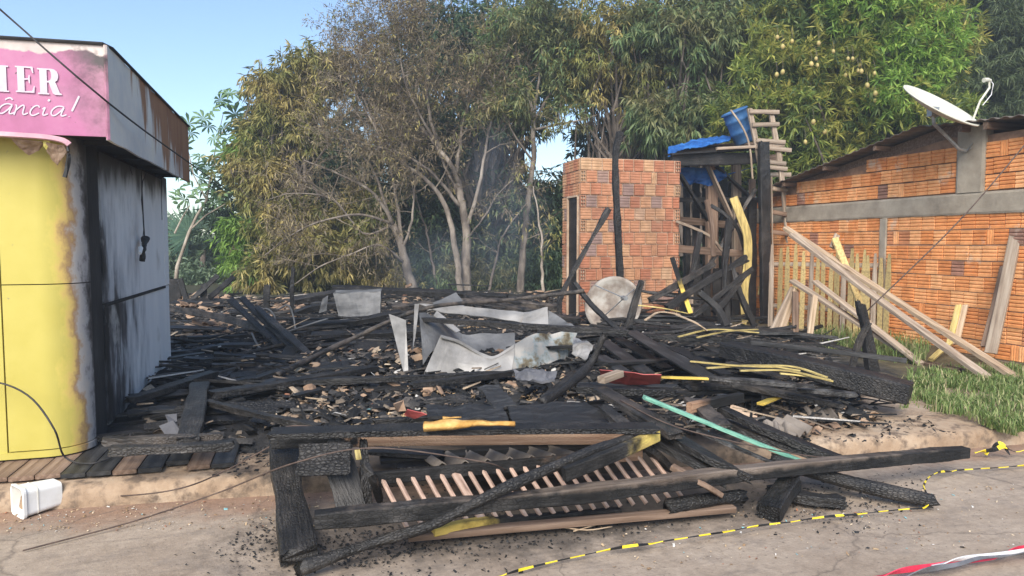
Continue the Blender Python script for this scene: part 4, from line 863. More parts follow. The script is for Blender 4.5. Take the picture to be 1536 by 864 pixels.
# ------------------------------------------------------------------ trees
def ell(px, py, dist, rx, ry, rz): return (np.array(PD(px, py, dist)), np.array((rx, ry, rz)))
def crown_sites(ells, ncl, nper, spread, seed, shell=.4):
    rg = np.random.default_rng(seed); vol = np.array([e[1].prod() ** .67 for e in ells]); vol /= vol.sum()
    S_, O_, CL = [], [], []
    for c in range(ncl):
        e = ells[rg.choice(len(ells), p=vol)]
        d = unit(rg.normal(size=3)); cen = e[0] + d * e[1] * rg.random() ** shell
        CL.append(cen)
        k = int(nper * rg.uniform(.5, 1.5)); off = rg.normal(size=(k, 3)) * spread * np.array((1, 1, .75))
        st = cen + off; S_.append(st); O_.append(unit((st - e[0]) / e[1] + unit(off) * .8))
    return np.concatenate(S_), np.concatenate(O_), CL
def leaves(name, sites, outs, k, L, Wd, droop, mat, parent, seed, kind=None, spread=1., jit=.04, zmin=None):
    rg = np.random.default_rng(seed + 99)
    s = np.repeat(sites, k, axis=0); o = np.repeat(outs, k, axis=0); n = len(s)
    d = unit(unit(rg.normal(size=(n, 3))) * spread + o * .7 + np.array((0, 0, -droop)))
    ln = L * rg.uniform(.6, 1.25, (n, 1)); wd = Wd * rg.uniform(.7, 1.25, (n, 1))
    b = s + rg.normal(size=(n, 3)) * jit
    if zmin is not None:
        ok = b[:, 2] > zmin; b, d, ln, wd = b[ok], d[ok], ln[ok], wd[ok]; n = len(b)
    sd_ = unit(np.cross(d, unit(rg.normal(size=(n, 3)) * .6 + np.array((0, 0, 1.))))); up = np.cross(sd_, d)
    mid = b + d * ln * .45
    V = np.stack([b, mid + sd_ * wd * .5 + up * wd * .18, mid - sd_ * wd * .5 + up * wd * .18, b + d * ln + np.array((0, 0, -.18)) * ln * droop], axis=1).reshape(-1, 3)
    i = np.arange(n)[:, None] * 4
    Fc = np.concatenate([i + np.array([[0, 1, 3]]), i + np.array([[0, 3, 2]])], axis=0)
    c = V.mean(axis=0); c[2] = V[:, 2].min()
    ob = npmesh(name, V, Fc, mat, parent, Matrix.Translation(Vector([float(q) for q in c])))
    return tag(ob, kind=kind)
def wig(a, b, n, amp, rg):
    a, b = Vector(a), Vector(b); L = (b - a).length
    return [a.lerp(b, i / n) + (Vector((rg.gauss(0, 1), rg.gauss(0, 1), rg.gauss(0, .6))) * amp * L if 0 < i < n else Vector()) for i in range(n + 1)]
def branches(name, parent, base, cl, r0, mat, seed, hub=.5, every=1):
    """limbs from hubs on the trunk out to the leaf clumps"""
    rg = random.Random(seed); m = MB(); base = Vector(base)
    for i, c in enumerate(cl):
        if i % every: continue
        c = Vector([float(q) for q in c]); h = base + Vector(((c.x - base.x) * .25, (c.y - base.y) * .25, (c.z - base.z) * rg.uniform(.25, hub)))
        m.tube(wig(h, c, 4, .05, rg), [r0 * .4 * k for k in (1, .8, .55, .35, .15)], 4, cap=False)
    return m.build(name, mat, parent)
def simple_tree(name, label, basepx, D_, ells, ncl, nper, k, L, Wd, droop, mat, seed, trunk_r=.16, trunk_mat='bark', spread=.3, cat='tree', group=None, every=2, sh=.4, lspread=1., zmin=None, crown='crown', jit=.03):
    g = PD(*basepx, D_); g.z = .1; t = thing(name, label, cat, g, group)
    st, ou, cl = crown_sites(ells, ncl, nper, spread, seed, sh)
    leaves(crown, st, ou, k, L, Wd, droop, mat, t, seed, spread=lspread, zmin=zmin, jit=jit)
    cen = sum((e[0] for e in ells)) / len(ells); rg = random.Random(seed)
    if trunk_r:
        top = Vector((float(cen[0]), float(cen[1]), float(cen[2])))
        MB().tube(wig(g, top, 6, .02, rg), [trunk_r * q for q in (1.25, 1, .9, .8, .68, .55, .3)], 9).build('trunk', trunk_mat, t, smooth=True)
        branches('limbs', t, g, cl, trunk_r, trunk_mat, seed, every=every)
    return t
# mango tree with fruit
ME = [(1180, 170, 16.6, 1.6, 1.5, 1.7), (1270, 80, 16.8, 2.1, 1.7, 1.9), (1340, 200, 16.3, 1.6, 1.5, 1.3), (1230, 10, 17.5, 1.6, 1.6, 1.4), (1230, 270, 16.5, 1.3, 1.2, .9), (1340, 80, 17, 1.5, 1.5, 1.5)]
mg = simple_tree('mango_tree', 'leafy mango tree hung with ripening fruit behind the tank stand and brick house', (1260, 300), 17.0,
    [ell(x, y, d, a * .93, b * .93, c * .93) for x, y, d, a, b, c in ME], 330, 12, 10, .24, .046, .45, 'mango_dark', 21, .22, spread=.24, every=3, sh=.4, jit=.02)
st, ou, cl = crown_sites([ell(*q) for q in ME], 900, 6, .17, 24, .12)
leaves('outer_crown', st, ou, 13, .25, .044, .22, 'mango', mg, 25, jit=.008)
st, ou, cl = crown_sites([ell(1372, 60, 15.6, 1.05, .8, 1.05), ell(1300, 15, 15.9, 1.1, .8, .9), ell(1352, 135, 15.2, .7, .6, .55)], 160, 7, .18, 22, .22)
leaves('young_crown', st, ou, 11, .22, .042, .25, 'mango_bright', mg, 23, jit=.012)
fm = MB().lathe([(.0005, -.075), (.03, -.066), (.052, -.03), (.056, .005), (.045, .045), (.022, .068), (.0005, .074)], 10).mesh('mango_fruit', 'fruit', smooth=True)
for (x, y) in ((1165, 112), (1174, 108), (1188, 62), (1166, 56), (1250, 77), (1272, 88), (1279, 88), (1217, 96), (1226, 98), (1224, 88), (1268, 113), (1287, 106), (1292, 107), (1301, 128), (1303, 142), (1313, 140), (1329, 136), (1337, 131), (1313, 151), (1220, 183), (1237, 198), (1208, 213), (1358, 164), (1228, 65), (1174, 70), (1290, 98), (1312, 110)):
    p = PD(x, y, 14.95 + RNG.uniform(-.2, .3)); fo = put(bpy.data.objects.new('mango_fruit', fm), mg, Matrix.Translation(p) @ Matrix.Rotation(RNG.uniform(-.3, .3), 4, 'X') @ Matrix.Scale(RNG.uniform(.62, .86), 4))
    MB().tube([p + Vector((0, 0, .04)), p + Vector((.02, .02, .16)), p + Vector((.05, .1, .3))], .0035, 4).build('stalk', 'bark', fo)
# dark bamboo on the far right
bb = simple_tree('bamboo_clump', 'dark feathery bamboo clump behind the satellite dish', (1500, 300), 19.5,
    [ell(1490, 60, 19.3, 1.5, 1.6, 2.2), ell(1540, 160, 18.8, 1.4, 1.4, 1.6), ell(1440, 150, 19.5, 1.3, 1.2, 1.5), ell(1600, 80, 19.5, 2.0, 1.5, 2.4), ell(1470, -60, 19.5, 1.6, 1.5, 1.6)],
    330, 20, 13, .26, .028, .9, 'bamboo', 31, 0, cat='bamboo', spread=.32, sh=.5)
rg = random.Random(4)
for i in range(11):
    x = 1385 + i * 15 + rg.uniform(-6, 6); a = PD(x + 25, 300, 19.6); a.z = .1; b = PD(x, rg.uniform(-80, 40), 18.9 + rg.uniform(0, .8))
    MB().tube([a, a.lerp(b, .35) + Vector((.05, 0, .1)), a.lerp(b, .7) + Vector((.05, 0, .2)), b], [.045, .04, .03, .012], 6).build('culm', 'greenstem', bb)
# drooping dark trees between the burnt trees and the mango
simple_tree('drooping_tree', 'dark green drooping tree beside the mango crown above the tank stand', (1040, 300), 18.5,
    [ell(1010, 80, 18.5, 1.6, 1.3, 1.5), ell(1070, 30, 18.6, 1.5, 1.3, 1.6), ell(1040, 180, 18.2, 1.4, 1.2, .85), ell(980, 180, 18.6, .9, 1.0, .8), ell(1090, 130, 18.5, 1.0, 1.0, 1.1)],
    210, 16, 11, .26, .048, .95, 'droop', 41, .17, spread=.25)
simple_tree('drooping_tree', 'tall drooping tree with browned leaf tips above the roofless outhouse', (930, 300), 19.5,
    [ell(930, 40, 19.3, 1.3, 1.3, 1.6), ell(885, 110, 19.4, 1.0, 1.0, 1.0), ell(960, 120, 19.2, .9, .9, .9)],
    125, 16, 10, .24, .045, .95, 'olive', 42, .14, spread=.24)
simple_tree('forest_tree', 'broad dark green tree filling the gap behind the mango and bamboo', (1400, 300), 26,
    [ell(1180, 60, 26, 3.5, 2, 4.), ell(1400, 60, 26, 3.5, 2, 4.2), ell(1100, 170, 25, 2.4, 1.5, 2.), ell(1330, 190, 25, 3, 1.5, 2.), ell(1500, 170, 26, 2.6, 1.6, 2.2)],
    300, 22, 9, .36, .085, .5, 'deep', 51, .25, spread=.5)
simple_tree('forest_tree', 'dark tree standing directly behind the outhouse and tank stand', (960, 300), 24,
    [ell(950, 230, 22.5, 2.2, 1.3, 1.2), ell(1060, 225, 22, 1.8, 1.3, 1.4), ell(880, 330, 22, 1.8, 1.2, 1.7), ell(1080, 340, 20, 1.8, 1.0, 1.3), ell(1180, 300, 20.5, 1.5, 1., 1.3)],
    250, 22, 9, .32, .08, .5, 'deep', 52, .2, spread=.4)
simple_tree('forest_tree', 'dark tree deep behind the burnt trunks left of the outhouse', (760, 330), 24,
    [ell(760, 330, 24, 2.4, 1.2, 2.2), ell(680, 280, 24.5, 2.4, 1.2, 2.), ell(830, 400, 22.5, 1.6, 1.1, 1.3), ell(700, 400, 23, 2.2, 1.1, 1.2), ell(610, 360, 23, 2.2, 1.1, 2.0)],
    330, 22, 9, .32, .08, .55, 'deep', 53, .2, spread=.4)
simple_tree('forest_tree', 'green crown showing above and between the bare limbs of the burnt trees', (720, 330), 23,
    [ell(690, 90, 23, 2.1, 1.3, 2.), ell(770, 120, 23, 1.7, 1.3, 1.9), ell(650, 200, 23, 1.9, 1.2, 1.2), ell(590, 130, 23.5, 1.3, 1., 1.2), ell(800, 40, 23, 1.5, 1.2, 1.3)],
    190, 20, 9, .3, .065, .6, 'deep', 54, .18, spread=.38)
simple_tree('forest_tree', 'dark leafy tree behind the left scorched crown', (440, 330), 24,
    [ell(440, 330, 24, 2.5, 1.2, 2.3), ell(500, 260, 24, 1.8, 1.1, 1.8), ell(430, 220, 24, 1.4, 1., 1.6)],
    210, 20, 9, .32, .08, .5, 'deep', 55, .18, spread=.38)
# scorched tree at the left
simple_tree('scorched_tree', 'olive brown heat scorched tree whose hanging leaves reach down behind the left rubble', (430, 440), 19.2,
    [ell(420, 130, 19.2, .75, .8, .75), ell(440, 190, 19, .9, .8, .9), ell(480, 110, 19.4, .8, .8, .7), ell(400, 270, 18.8, .8, .7, .9), ell(430, 340, 18.6, .9, .7, .9), ell(395, 410, 18.2, .55, .5, .6), ell(470, 380, 18.4, .8, .7, .8), ell(530, 330, 18.9, .9, .8, .9), ell(380, 220, 19, .5, .5, .7)],
    250, 15, 11, .24, .042, .95, 'olive', 61, .14, spread=.19, sh=.45, zmin=.35)
st, ou, cl = crown_sites([ell(372, 410, 18.6, .45, .5, .75), ell(360, 355, 18.8, .35, .5, .6), ell(372, 225, 19.2, .4, .5, .4)], 42, 13, .17, 62, .5)
t = thing('green_sapling', 'fresh bright green sapling at the left foot of the scorched tree', 'sapling', PD(365, 445, 18.6)); 
leaves('crown', st, ou, 10, .24, .045, .9, 'fresh', t, 62, zmin=.3)
MB().tube([Vector(PD(368, 445, 18.6)), PD(366, 380, 18.7), PD(372, 230, 19.2)], [.05, .04, .02], 7).build('trunk', 'bark', t)
# the burnt multi-stemmed trees: limbs measured in the photograph
LEAF_T = {'pts': [], 'out': []}
def grow(m, p, d, L, r, level, rg, tips, up=.25, minr=.003):
    n = 4; pts = [p]; q = p.copy(); dd = d.normalized()
    for i in range(n):
        dd = (dd + Vector((rg.gauss(0, .17), rg.gauss(0, .17), rg.gauss(0, .14) + up * .12))).normalized(); q = q + dd * (L / n); pts.append(q.copy())
    m.tube(pts, [max(r * k, minr) for k in (1, .8, .6, .42, .25)], 5 if level > 1 else 3, cap=False)
    if level <= 0: tips.append((pts[-1], dd)); tips.append((pts[2], dd)); return
    for i in range(rg.randint(3, 6)):
        j = rg.randint(1, n); a = Vector((rg.gauss(0, 1), rg.gauss(0, 1), rg.gauss(0, .8))).normalized()
        grow(m, pts[j], (dd * .75 + a * .75), L * rg.uniform(.45, .75), r * .5, level - 1, rg, tips, up, minr)
def limb_tree(name, label, dist, trunks, seed, mat, twigspec, leafspec, group=None):
    """trunks: list of (points in the photograph with their distance offsets, start radius, end radius, twig density)"""
    rg = random.Random(seed); b = trunks[0][0][0]; g = PD(b[0], b[1], dist); g.z = .12
    t = thing(name, label, 'tree', g, group); tips = []
    tm = MB()
    for ti, (path, r0, r1, dens) in enumerate(trunks):
        P = [PD(x, y, dist + (dz[0] if dz else 0)) for x, y, *dz in path]
        if path[0][1] > 435: P[0].z = .05
        P = smooth_path(P, .22); k = len(P)
        P = [p + Vector((rg.gauss(0, .012), rg.gauss(0, .012), 0)) if i else p for i, p in enumerate(P)]
        rr = [r0 + (r1 - r0) * (i / (k - 1)) ** .8 for i in range(k)]
        if ti == 0 or path[0][1] > 435: MB().tube(P, rr, 9).build('trunk', mat, t, smooth=True)
        else: MB().tube(P, rr, 7).build('limb', mat, t, smooth=True)
        if dens:
            L = sum((P[i + 1] - P[i]).length for i in range(k - 1))
            for _ in range(int(L * dens)):
                f = rg.uniform(.3, 1.) ** .8; i = min(int(f * (k - 1)), k - 2); d = (P[i + 1] - P[i]).normalized()
                a = Vector((rg.gauss(0, 1), rg.gauss(0, .8), rg.gauss(.35, .7))).normalized()
                grow(tm, P[i], d * .5 + a, rg.uniform(*twigspec[0]), max(rr[i] * .4, .009), twigspec[1], rg, tips, twigspec[2])
    if tm.v: tag(tm.build('twigs', twigspec[3], t), kind='stuff')
    if tips and leafspec:
        S_ = np.array([[q for q in p] for p, d in tips]); O_ = np.array([[q for q in d] for p, d in tips])
        for (prob, k, L, Wd, droop, lm, nm) in leafspec:
            sel = np.random.default_rng(seed).random(len(S_)) < prob
            leaves(nm, S_[sel], O_[sel], k, L, Wd, droop, lm, t, seed + len(nm), jit=.07, zmin=.4)
    return t
limb_tree('burnt_tree', 'leaning burnt tree with pale forked trunk and bare branches trailing to the left', 18.3, [
    ([(624, 448), (612, 412), (603, 372), (590, 338)], .15, .085, 0),
    ([(590, 338), (560, 290, -.2), (510, 262, -.4), (455, 240, -.5)], .06, .015, 3.5),
    ([(592, 342), (575, 300, .2), (560, 255, .3), (520, 215, .3), (470, 190, .3)], .055, .012, 3.5),
    ([(603, 365), (596, 310, .1), (588, 260, .1), (575, 215, .2), (545, 160, .3), (520, 110, .3)], .06, .012, 4),
    ([(604, 375), (618, 330, -.2), (622, 285, -.2), (628, 245, -.2)], .045, .012, 3),
    ([(588, 335), (540, 322, -.5), (490, 330, -.8), (440, 350, -1.), (395, 385, -1.1)], .045, .01, 3.5),
    ([(608, 395), (570, 368, -.6), (530, 380, -.9), (480, 400, -1.2), (440, 428, -1.3)], .04, .01, 2.5),
    ([(588, 338), (545, 350, -.4), (500, 300, -.5), (440, 290, -.7), (400, 300, -.8)], .035, .008, 3.5),
], 71, 'pale2', ((.5, 1.2), 2, .1, 'twig'), [(.4, 3, .16, .03, .9, 'withered', 'withered_leaves')])
limb_tree('burnt_tree', 'tallest burnt tree with a fan of bare grey limbs and dark singed top', 18.8, [
    ([(698, 448), (699, 400), (700, 350), (693, 305), (686, 275)], .17, .085, 0),
    ([(698, 335), (693, 305), (684, 262), (655, 218), (618, 175, .2), (590, 120, .3), (565, 50, .3)], .095, .015, 6),
    ([(660, 224), (642, 160, -.2), (640, 90, -.2), (628, 20, -.2)], .06, .012, 6),
    ([(685, 262), (694, 190, .2), (718, 110, .3), (742, 45, .3)], .06, .012, 4.5),
    ([(692, 312), (650, 262, -.3), (605, 232, -.5), (545, 215, -.6), (500, 205, -.7)], .06, .012, 4.5),
    ([(700, 345), (716, 290, -.2), (727, 230, -.2), (738, 170, -.2), (742, 110, 0)], .065, .014, 3),
    ([(692, 446, -.3), (684, 380, -.3), (672, 320, -.3), (645, 275, -.3), (600, 240, -.2), (560, 180, 0), (535, 120, .2), (520, 70, .2)], .10, .012, 5),
    ([(694, 305), (668, 250, .3), (640, 205, .4), (600, 195, .5), (550, 150, .5)], .05, .01, 5),
    ([(655, 218), (610, 130, -.4), (600, 70, -.4), (590, 25, -.4)], .045, .01, 6),
    ([(590, 120, .3), (545, 90, .3), (520, 55, .3)], .03, .008, 6),
    ([(700, 360), (730, 320, -.4), (748, 290, -.5), (770, 270, -.5)], .035, .01, 2),
], 72, 'pale2', ((.5, 1.15), 2, .35, 'twig'), [(.75, 4, .13, .026, .5, 'withered', 'withered_leaves'), (.06, 4, .17, .034, .8, 'olive', 'olive_leaves')])
limb_tree('slender_tree', 'slender pale trunked tree with green upper leaves just left of the outhouse', 18.9, [
    ([(780, 448), (784, 385), (791, 310), (800, 235), (800, 180)], .11, .06, 0),
    ([(800, 180), (790, 130), (775, 80), (765, 25)], .055, .012, 5),
    ([(800, 195), (840, 186, -.2), (872, 180, -.3), (895, 172, -.3)], .04, .012, 3),
    ([(800, 182), (826, 140, .2), (845, 95, .2), (858, 40, .2)], .05, .012, 5),
    ([(800, 175), (808, 120, 0), (812, 60, 0), (815, 5, 0)], .045, .012, 5),
    ([(798, 240), (770, 200, -.3), (750, 160, -.4), (735, 120, -.4)], .035, .01, 3.5),
], 73, 'pale2', ((.5, 1.0), 2, .2, 'twig'), [(.6, 7, .22, .044, .85, 'droop', 'green_leaves'), (.2, 6, .2, .042, .9, 'olive', 'olive_leaves')])
limb_tree('thin_sapling', 'thin bare sapling trunk close to the outhouse doorway', 18.0, [([(816, 448), (813, 400), (812, 350), (804, 310), (800, 280)], .05, .015, 2.5)], 74, 'pale', ((.4, .8), 1, .2, 'twig'), [(.6, 4, .18, .036, .9, 'olive', 'withered_leaves')])
limb_tree('thin_sapling', 'thin bare sapling between the two largest burnt trunks', 19.6, [([(660, 448), (650, 400), (640, 350), (628, 310), (615, 270)], .05, .015, 2.5)], 75, 'bark', ((.4, .8), 1, .2, 'twig'), [(.7, 5, .18, .04, .9, 'droop', 'leaves')])
limb_tree('thin_sapling', 'thin leaning sapling right of the tallest burnt trunk', 18.4, [([(730, 448), (742, 400), (752, 360), (770, 330), (790, 305)], .045, .015, 3)], 76, 'bark', ((.4, .8), 1, .2, 'twig'), [(.7, 5, .18, .04, .9, 'droop', 'leaves')])
# undergrowth along the back edge of the burnt plot
for i, (x, y, d, rx, rz, mt_, lb) in enumerate(((560, 425, 20, 1.2, .6, 'olive', 'browned bush between the left rubble and the leaning burnt trunk'), (690, 420, 20.2, 1.1, .6, 'droop', 'olive green bush behind the tallest burnt trunk'), (760, 425, 20.6, .9, .6, 'droop', 'low bush left of the slender pale trunk'), (655, 400, 20.5, .9, .9, 'deep', 'dark bush in the shade between the burnt trunks'), (820, 420, 20, .8, .7, 'deep', 'dark bush hard against the outhouse doorway'), (450, 430, 20, 1.0, .6, 'olive', 'scorched bush under the olive brown tree'))):
    simple_tree('bush', lb, (x, 445), d, [ell(x, y, d, rx, .7, rz)], 50, 14, 10, .2, .042, .9, mt_, 80 + i, .03, spread=.2, cat='bush', zmin=.1)
# cecropia with broad palmate leaves, fan palm, shrubs at the far left
cec = thing('cecropia_tree', 'thin cecropia tree with broad palmate leaves beyond the kiosk', 'tree', PD(275, 440, 21.5))
def cp(x, y, d=21.5): return PD(x, y, d)
MB().tube([cp(262, 445), cp(266, 400), cp(283, 350), cp(296, 322), cp(310, 300)], [.07, .06, .05, .04, .03], 8).build('trunk', 'pale', cec, smooth=True)
for a in (((262, 350), (274, 325), (285, 308)), ((285, 345), (310, 322), (338, 306)), ((310, 300), (318, 250), (326, 210), (335, 170)), ((318, 250), (335, 232), (350, 226)), ((310, 300), (290, 262), (282, 225), (284, 205)), ((326, 210), (340, 190), (352, 180))): MB().tube([cp(*q) for q in a], [.03, .022, .014] + [.01] * (len(a) - 3), 6).build('limb', 'pale', cec)
def palmate(n=9, R=.42):
    m = MB(); m.v.append(Vector((0, 0, 0)))
    for i in range(n):
        a = 2 * math.pi * (i + .5) / n - math.pi / 2; l = R * (.75 + .25 * math.cos(a - math.pi / 2)); w = .52
        c0 = Vector((math.cos(a), math.sin(a), 0))
        def at_(r, da, z): return Vector((r * math.cos(a + da), r * math.sin(a + da), z))
        b = len(m.v); m.v += [at_(l * .45, -w * .45, .01), at_(l * .78, -w * .32, -.04), at_(l, 0, -.10), at_(l * .78, w * .32, -.04), at_(l * .45, w * .45, .01), at_(l * .5, 0, .03)]
        m.f += [(0, b, b + 5), (0, b + 5, b + 4), (b, b + 1, b + 5), (b + 1, b + 2, b + 5), (b + 2, b + 3, b + 5), (b + 3, b + 4, b + 5)]
    m.m = [0] * len(m.f); return m.mesh('broad_leaf', 'cecropia')
pmh = palmate(); rg = random.Random(12)
for (x, y, s) in ((330, 150, 1.1), (345, 140, 1), (318, 168, 1.1), (352, 172, 1.1), (312, 190, 1), (305, 178, .9), (335, 192, 1.1), (350, 205, 1), (322, 208, 1), (335, 228, 1.1), (350, 238, 1.1), (315, 240, 1), (300, 235, .9), (340, 258, 1.0), (285, 200, .9), (278, 222, 1), (290, 252, 1.1), (305, 268, 1.1), (282, 270, 1.1), (268, 285, 1), (295, 285, 1.1), (318, 285, 1.1), (335, 292, 1), (276, 300, 1.1), (300, 302, 1.1), (325, 304, 1), (262, 262, 1), (283, 186, .8), (355, 255, 1), (360, 140, 1), (266, 305, .9), (345, 158, 1), (312, 252, 1)):
    M = Matrix.Translation(PD(x, y, 21.5 + rg.uniform(-.5, .5))) @ Matrix.Rotation(rg.uniform(0, 6.28), 4, 'Z') @ Matrix.Rotation(rg.uniform(.3, 1.25), 4, 'X') @ Matrix.Scale(s * 1.15, 4)
    put(bpy.data.objects.new('broad_leaf', pmh), cec, M)
palm = thing('fan_palm', 'blue green fan palm low beyond the left rubble', 'palm', PD(300, 440, 24))
MB().tube([PD(302, 445, 24), PD(304, 400, 24), PD(305, 375, 24)], [.12, .1, .08], 8).build('trunk', 'bark', palm, smooth=True)
def fan(n=17, R=1.0):
    m = MB()
    for i in range(n):
        a = math.pi * (.02 + .96 * i / (n - 1)); c, s = math.cos(a), math.sin(a); w = .036
        P = [Vector((0, 0, 0)), Vector((c * R * .55 - s * w, s * R * .55 + c * w, .02)), Vector((c * R * .55 + s * w, s * R * .55 - c * w, .02)), Vector((c * R, s * R, -.10))]
        b = len(m.v); m.v += P; m.f += [(b, b + 2, b + 1), (b + 1, b + 2, b + 3)]
    m.m = [0] * len(m.f); return m.mesh('fan_leaf', 'palmgreen')
fmh = fan(); rg = random.Random(5)
for i in range(13):
    a = -1.5 + 3.0 * i / 12; b = PD(305, 372, 24); M = Matrix.Translation(b + Vector((math.sin(a) * .45, rg.uniform(-.4, .4), .25 + .38 * math.cos(a)))) @ Matrix.Rotation(a * .9, 4, 'Y') @ Matrix.Rotation(math.pi / 2 - rg.uniform(-.35, .35), 4, 'X') @ Matrix.Rotation(-YAW, 4, 'Y') @ Matrix.Scale(rg.uniform(.8, 1.05), 4)
    put(bpy.data.objects.new('fan_leaf', fmh), palm, M)
for i, (x, y, d, rx, rz, lb) in enumerate(((285, 395, 25, 1.0, .8, 'pale green shrub under the cecropia tree'), (325, 380, 26, .9, .9, 'hazy green shrub right of the fan palm'), (265, 370, 27, .8, 1.0, 'grey green shrub hard by the kiosk rear corner'), (320, 425, 23, .9, .5, 'low green shrub behind the burnt stumps'), (210, 370, 27, 1.6, 1.3, 'wide grey green shrub hidden behind the kiosk'), (90, 365, 28, 2.0, 1.4, 'tall grey green shrub far behind the kiosk'))):
    simple_tree('shrub', lb, (x, 440), d, [ell(x, y, d, rx, .7, rz), ell(x + 8, y + 25, d, rx, .7, rz * .6)], 55, 14, 10, .26, .07, .6, 'hazygreen', 90 + i, .04, spread=.24, cat='shrub')
# ------------------------------------------------------------------ burnt debris: the pieces one can single out
# each: name, kind of material, width, thickness, path [(x, y, height)...] measured in the photograph, label, category, options
def B(name, mat, w, t, path, label, cat='beam', **kw):
    return beam(name, [G(x, y, z) for x, y, z in path], w, t, mat, label, cat, **kw)
# front: fallen railing and door frame
B('charred_post', 'char', .175, .08, [(424, 652, .36), (432, 730, .2), (449, 834, .05)], 'broad cracked black post lying towards the road at the left end of the fallen railing', 'post', amp=.012, seg=.025, ring=24)
B('charred_beam', 'half_brown_front', .05, .125, [(408, 657, .42), (640, 652, .42), (985, 650, .42)], 'long beam with orange brown front face and charred top above the fallen railing', seg=.06, ring=12)
B('charred_beam', 'char', .17, .04, [(412, 650, .51), (650, 644, .51), (982, 642, .51)], 'thin black batten lying on top of the orange brown beam', amp=.009)
B('charred_beam', 'brown_top', .085, .085, [(472, 780, .23), (860, 742, .24), (1130, 708, .24), (1448, 678, .16)], 'longest charred square beam crossing the front from fallen post to kerb', amp=.006, seg=.03, ring=20)
B('charred_log', 'char', .068, .064, [(452, 852, .06), (560, 814, .1), (650, 786, .17), (745, 738, .31), (850, 692, .41), (948, 655, .47)], 'rounded charred pole running from the road up across the railing', 'log', amp=.009, rnd=True, ring=12, seg=.03)
B('painted_plank', 'half_yellow_end', .04, .075, [(846, 712, .38), (920, 682, .43), (986, 652, .46)], 'yellow painted plank end resting on the charred pole', 'plank')
B('half_burnt_plank', 'half_yellow_tip', .05, .045, [(650, 797, .08), (716, 784, .08), (800, 778, .06), (930, 768, .05)], 'low plank with yellowish unburnt left tip beneath the longest beam', 'plank')
B('charred_log', 'char', .10, .09, [(1000, 760, .09), (1060, 750, .1), (1112, 744, .1)], 'short charred log lying on the right end of the railing', 'log', rnd=True, ring=12)
B('charred_stump', 'char', .14, .10, [(1186, 722, .14), (1170, 745, .09), (1154, 768, .05)], 'stubby charred block pointing at the hazard tape', 'block', ring=16)
B('charred_block', 'char', .11, .07, [(1160, 735, .05), (1215, 748, .05), (1262, 752, .04)], 'flat black chunk beside the stubby charred block', 'block')
B('charred_pole', 'char', .11, .085, [(1160, 690, .2), (1280, 725, .1), (1402, 752, .055)], 'charred pole whose wet tip touches the looped hazard tape', 'pole', rnd=True, ring=12, amp=.008)
B('green_plank', 'green', .062, .025, [(966, 596, .62), (1274, 721, .05)], 'long mint green painted plank sloping down to the road', 'plank', seg=.1)
B('grey_strip', 'char_ash', .06, .02, [(1050, 648, .40), (1120, 678, .3), (1172, 700, .22)], 'narrow grey strip lying below the mint green plank', 'strip')
for i, (p, w, lb) in enumerate((
    ([(985, 660, .38), (1040, 690, .3), (1090, 722, .2)], .13, 'wide black plank right of the yellow plank end'),
    ([(1000, 650, .42), (1070, 690, .32), (1120, 715, .22)], .11, 'black plank tucked between the wide plank and the grey strip'),
    ([(1036, 612, .38), (1136, 654, .28), (1254, 694, .18)], .10, 'black board lying along the upper side of the mint green plank'),
    ([(1085, 615, .42), (1160, 650, .32), (1262, 690, .2)], .10, 'black board sloping to the kerb beside the grey corrugated fragments'),
    ([(900, 585, .55), (960, 620, .5), (1012, 652, .45)], .12, 'thick black timber ending above the yellow plank end'),
    ([(905, 612, .5), (960, 660, .4), (1000, 700, .2)], .09, 'black timber dropping behind the right end of the railing'))):
    B('charred_plank', 'char', w, .05, p, lb, 'plank', amp=.008)
B('brown_plank', 'brownwood', .05, .03, [(1008, 700, .3), (1048, 722, .24), (1080, 742, .14)], 'brown lath among the black planks right of the railing', 'lath')
# short hanging pieces at the left of the railing
B('charred_board', 'char', .19, .03, [(452, 690, .40), (520, 688, .40)], 'small square black board hanging under the orange brown beam', 'board', amp=.007, up=(0, -1, .5))
B('charred_board', 'char', .17, .04, [(490, 668, .44), (512, 705, .3), (528, 768, .1)], 'curved black board curling down at the left end of the railing', 'board', amp=.008, up=(0, -.9, .5))
B('charred_stick', 'char', .06, .05, [(545, 664, .44), (548, 715, .26), (552, 766, .08)], 'upright black stick beside the curved black board', 'stick')
B('painted_strip', 'yellowpaint', .03, .012, [(536, 676, .44), (538, 688, .42)], 'scrap of yellow paint on the upright black stick', 'strip')
B('charred_stick', 'char', .035, .03, [(548, 698, .4), (560, 720, .32), (570, 750, .12)], 'thin crooked black stick nearest the railing', 'stick')
# railing
rail = thing('fallen_railing', 'fallen balustrade of pinkish wooden bars lying at the road edge', 'railing', G(800, 750, .05))
ta, tb_ = G(558, 718, .30), G(962, 681, .30); ba, bb_ = G(612, 805, .05), G(1100, 762, .05)
beam('top_rail', [ta, tb_], .035, .07, 'half_brown', parent=rail, seg=.1)
beam('bottom_rail', [ba, bb_], .07, .035, 'brownwood', parent=rail, seg=.1)
ia, ib = ta.lerp(ba, .42), tb_.lerp(bb_, .42)
xd = (tb_ - ta).normalized(); L = (tb_ - ta).length; nb = 21
for i in range(nb):
    f = (i + .7) / (nb - 1); a = ta.lerp(tb_, f) + Vector((0, -.01, -.01)); a2 = ba + xd * ((a - ta).dot(xd) + (ta - ba).dot(xd) + .12)
    a2 = Vector((a2.x, a2.y, a2.z)); flat = i in (5,)
    beam('bar', [a, a.lerp(a2, .93) + Vector((0, 0, .01))], .05 if flat else .021, .018, 'pinkwood', parent=rail, seg=.12, roll=RNG.uniform(-.2, .2))
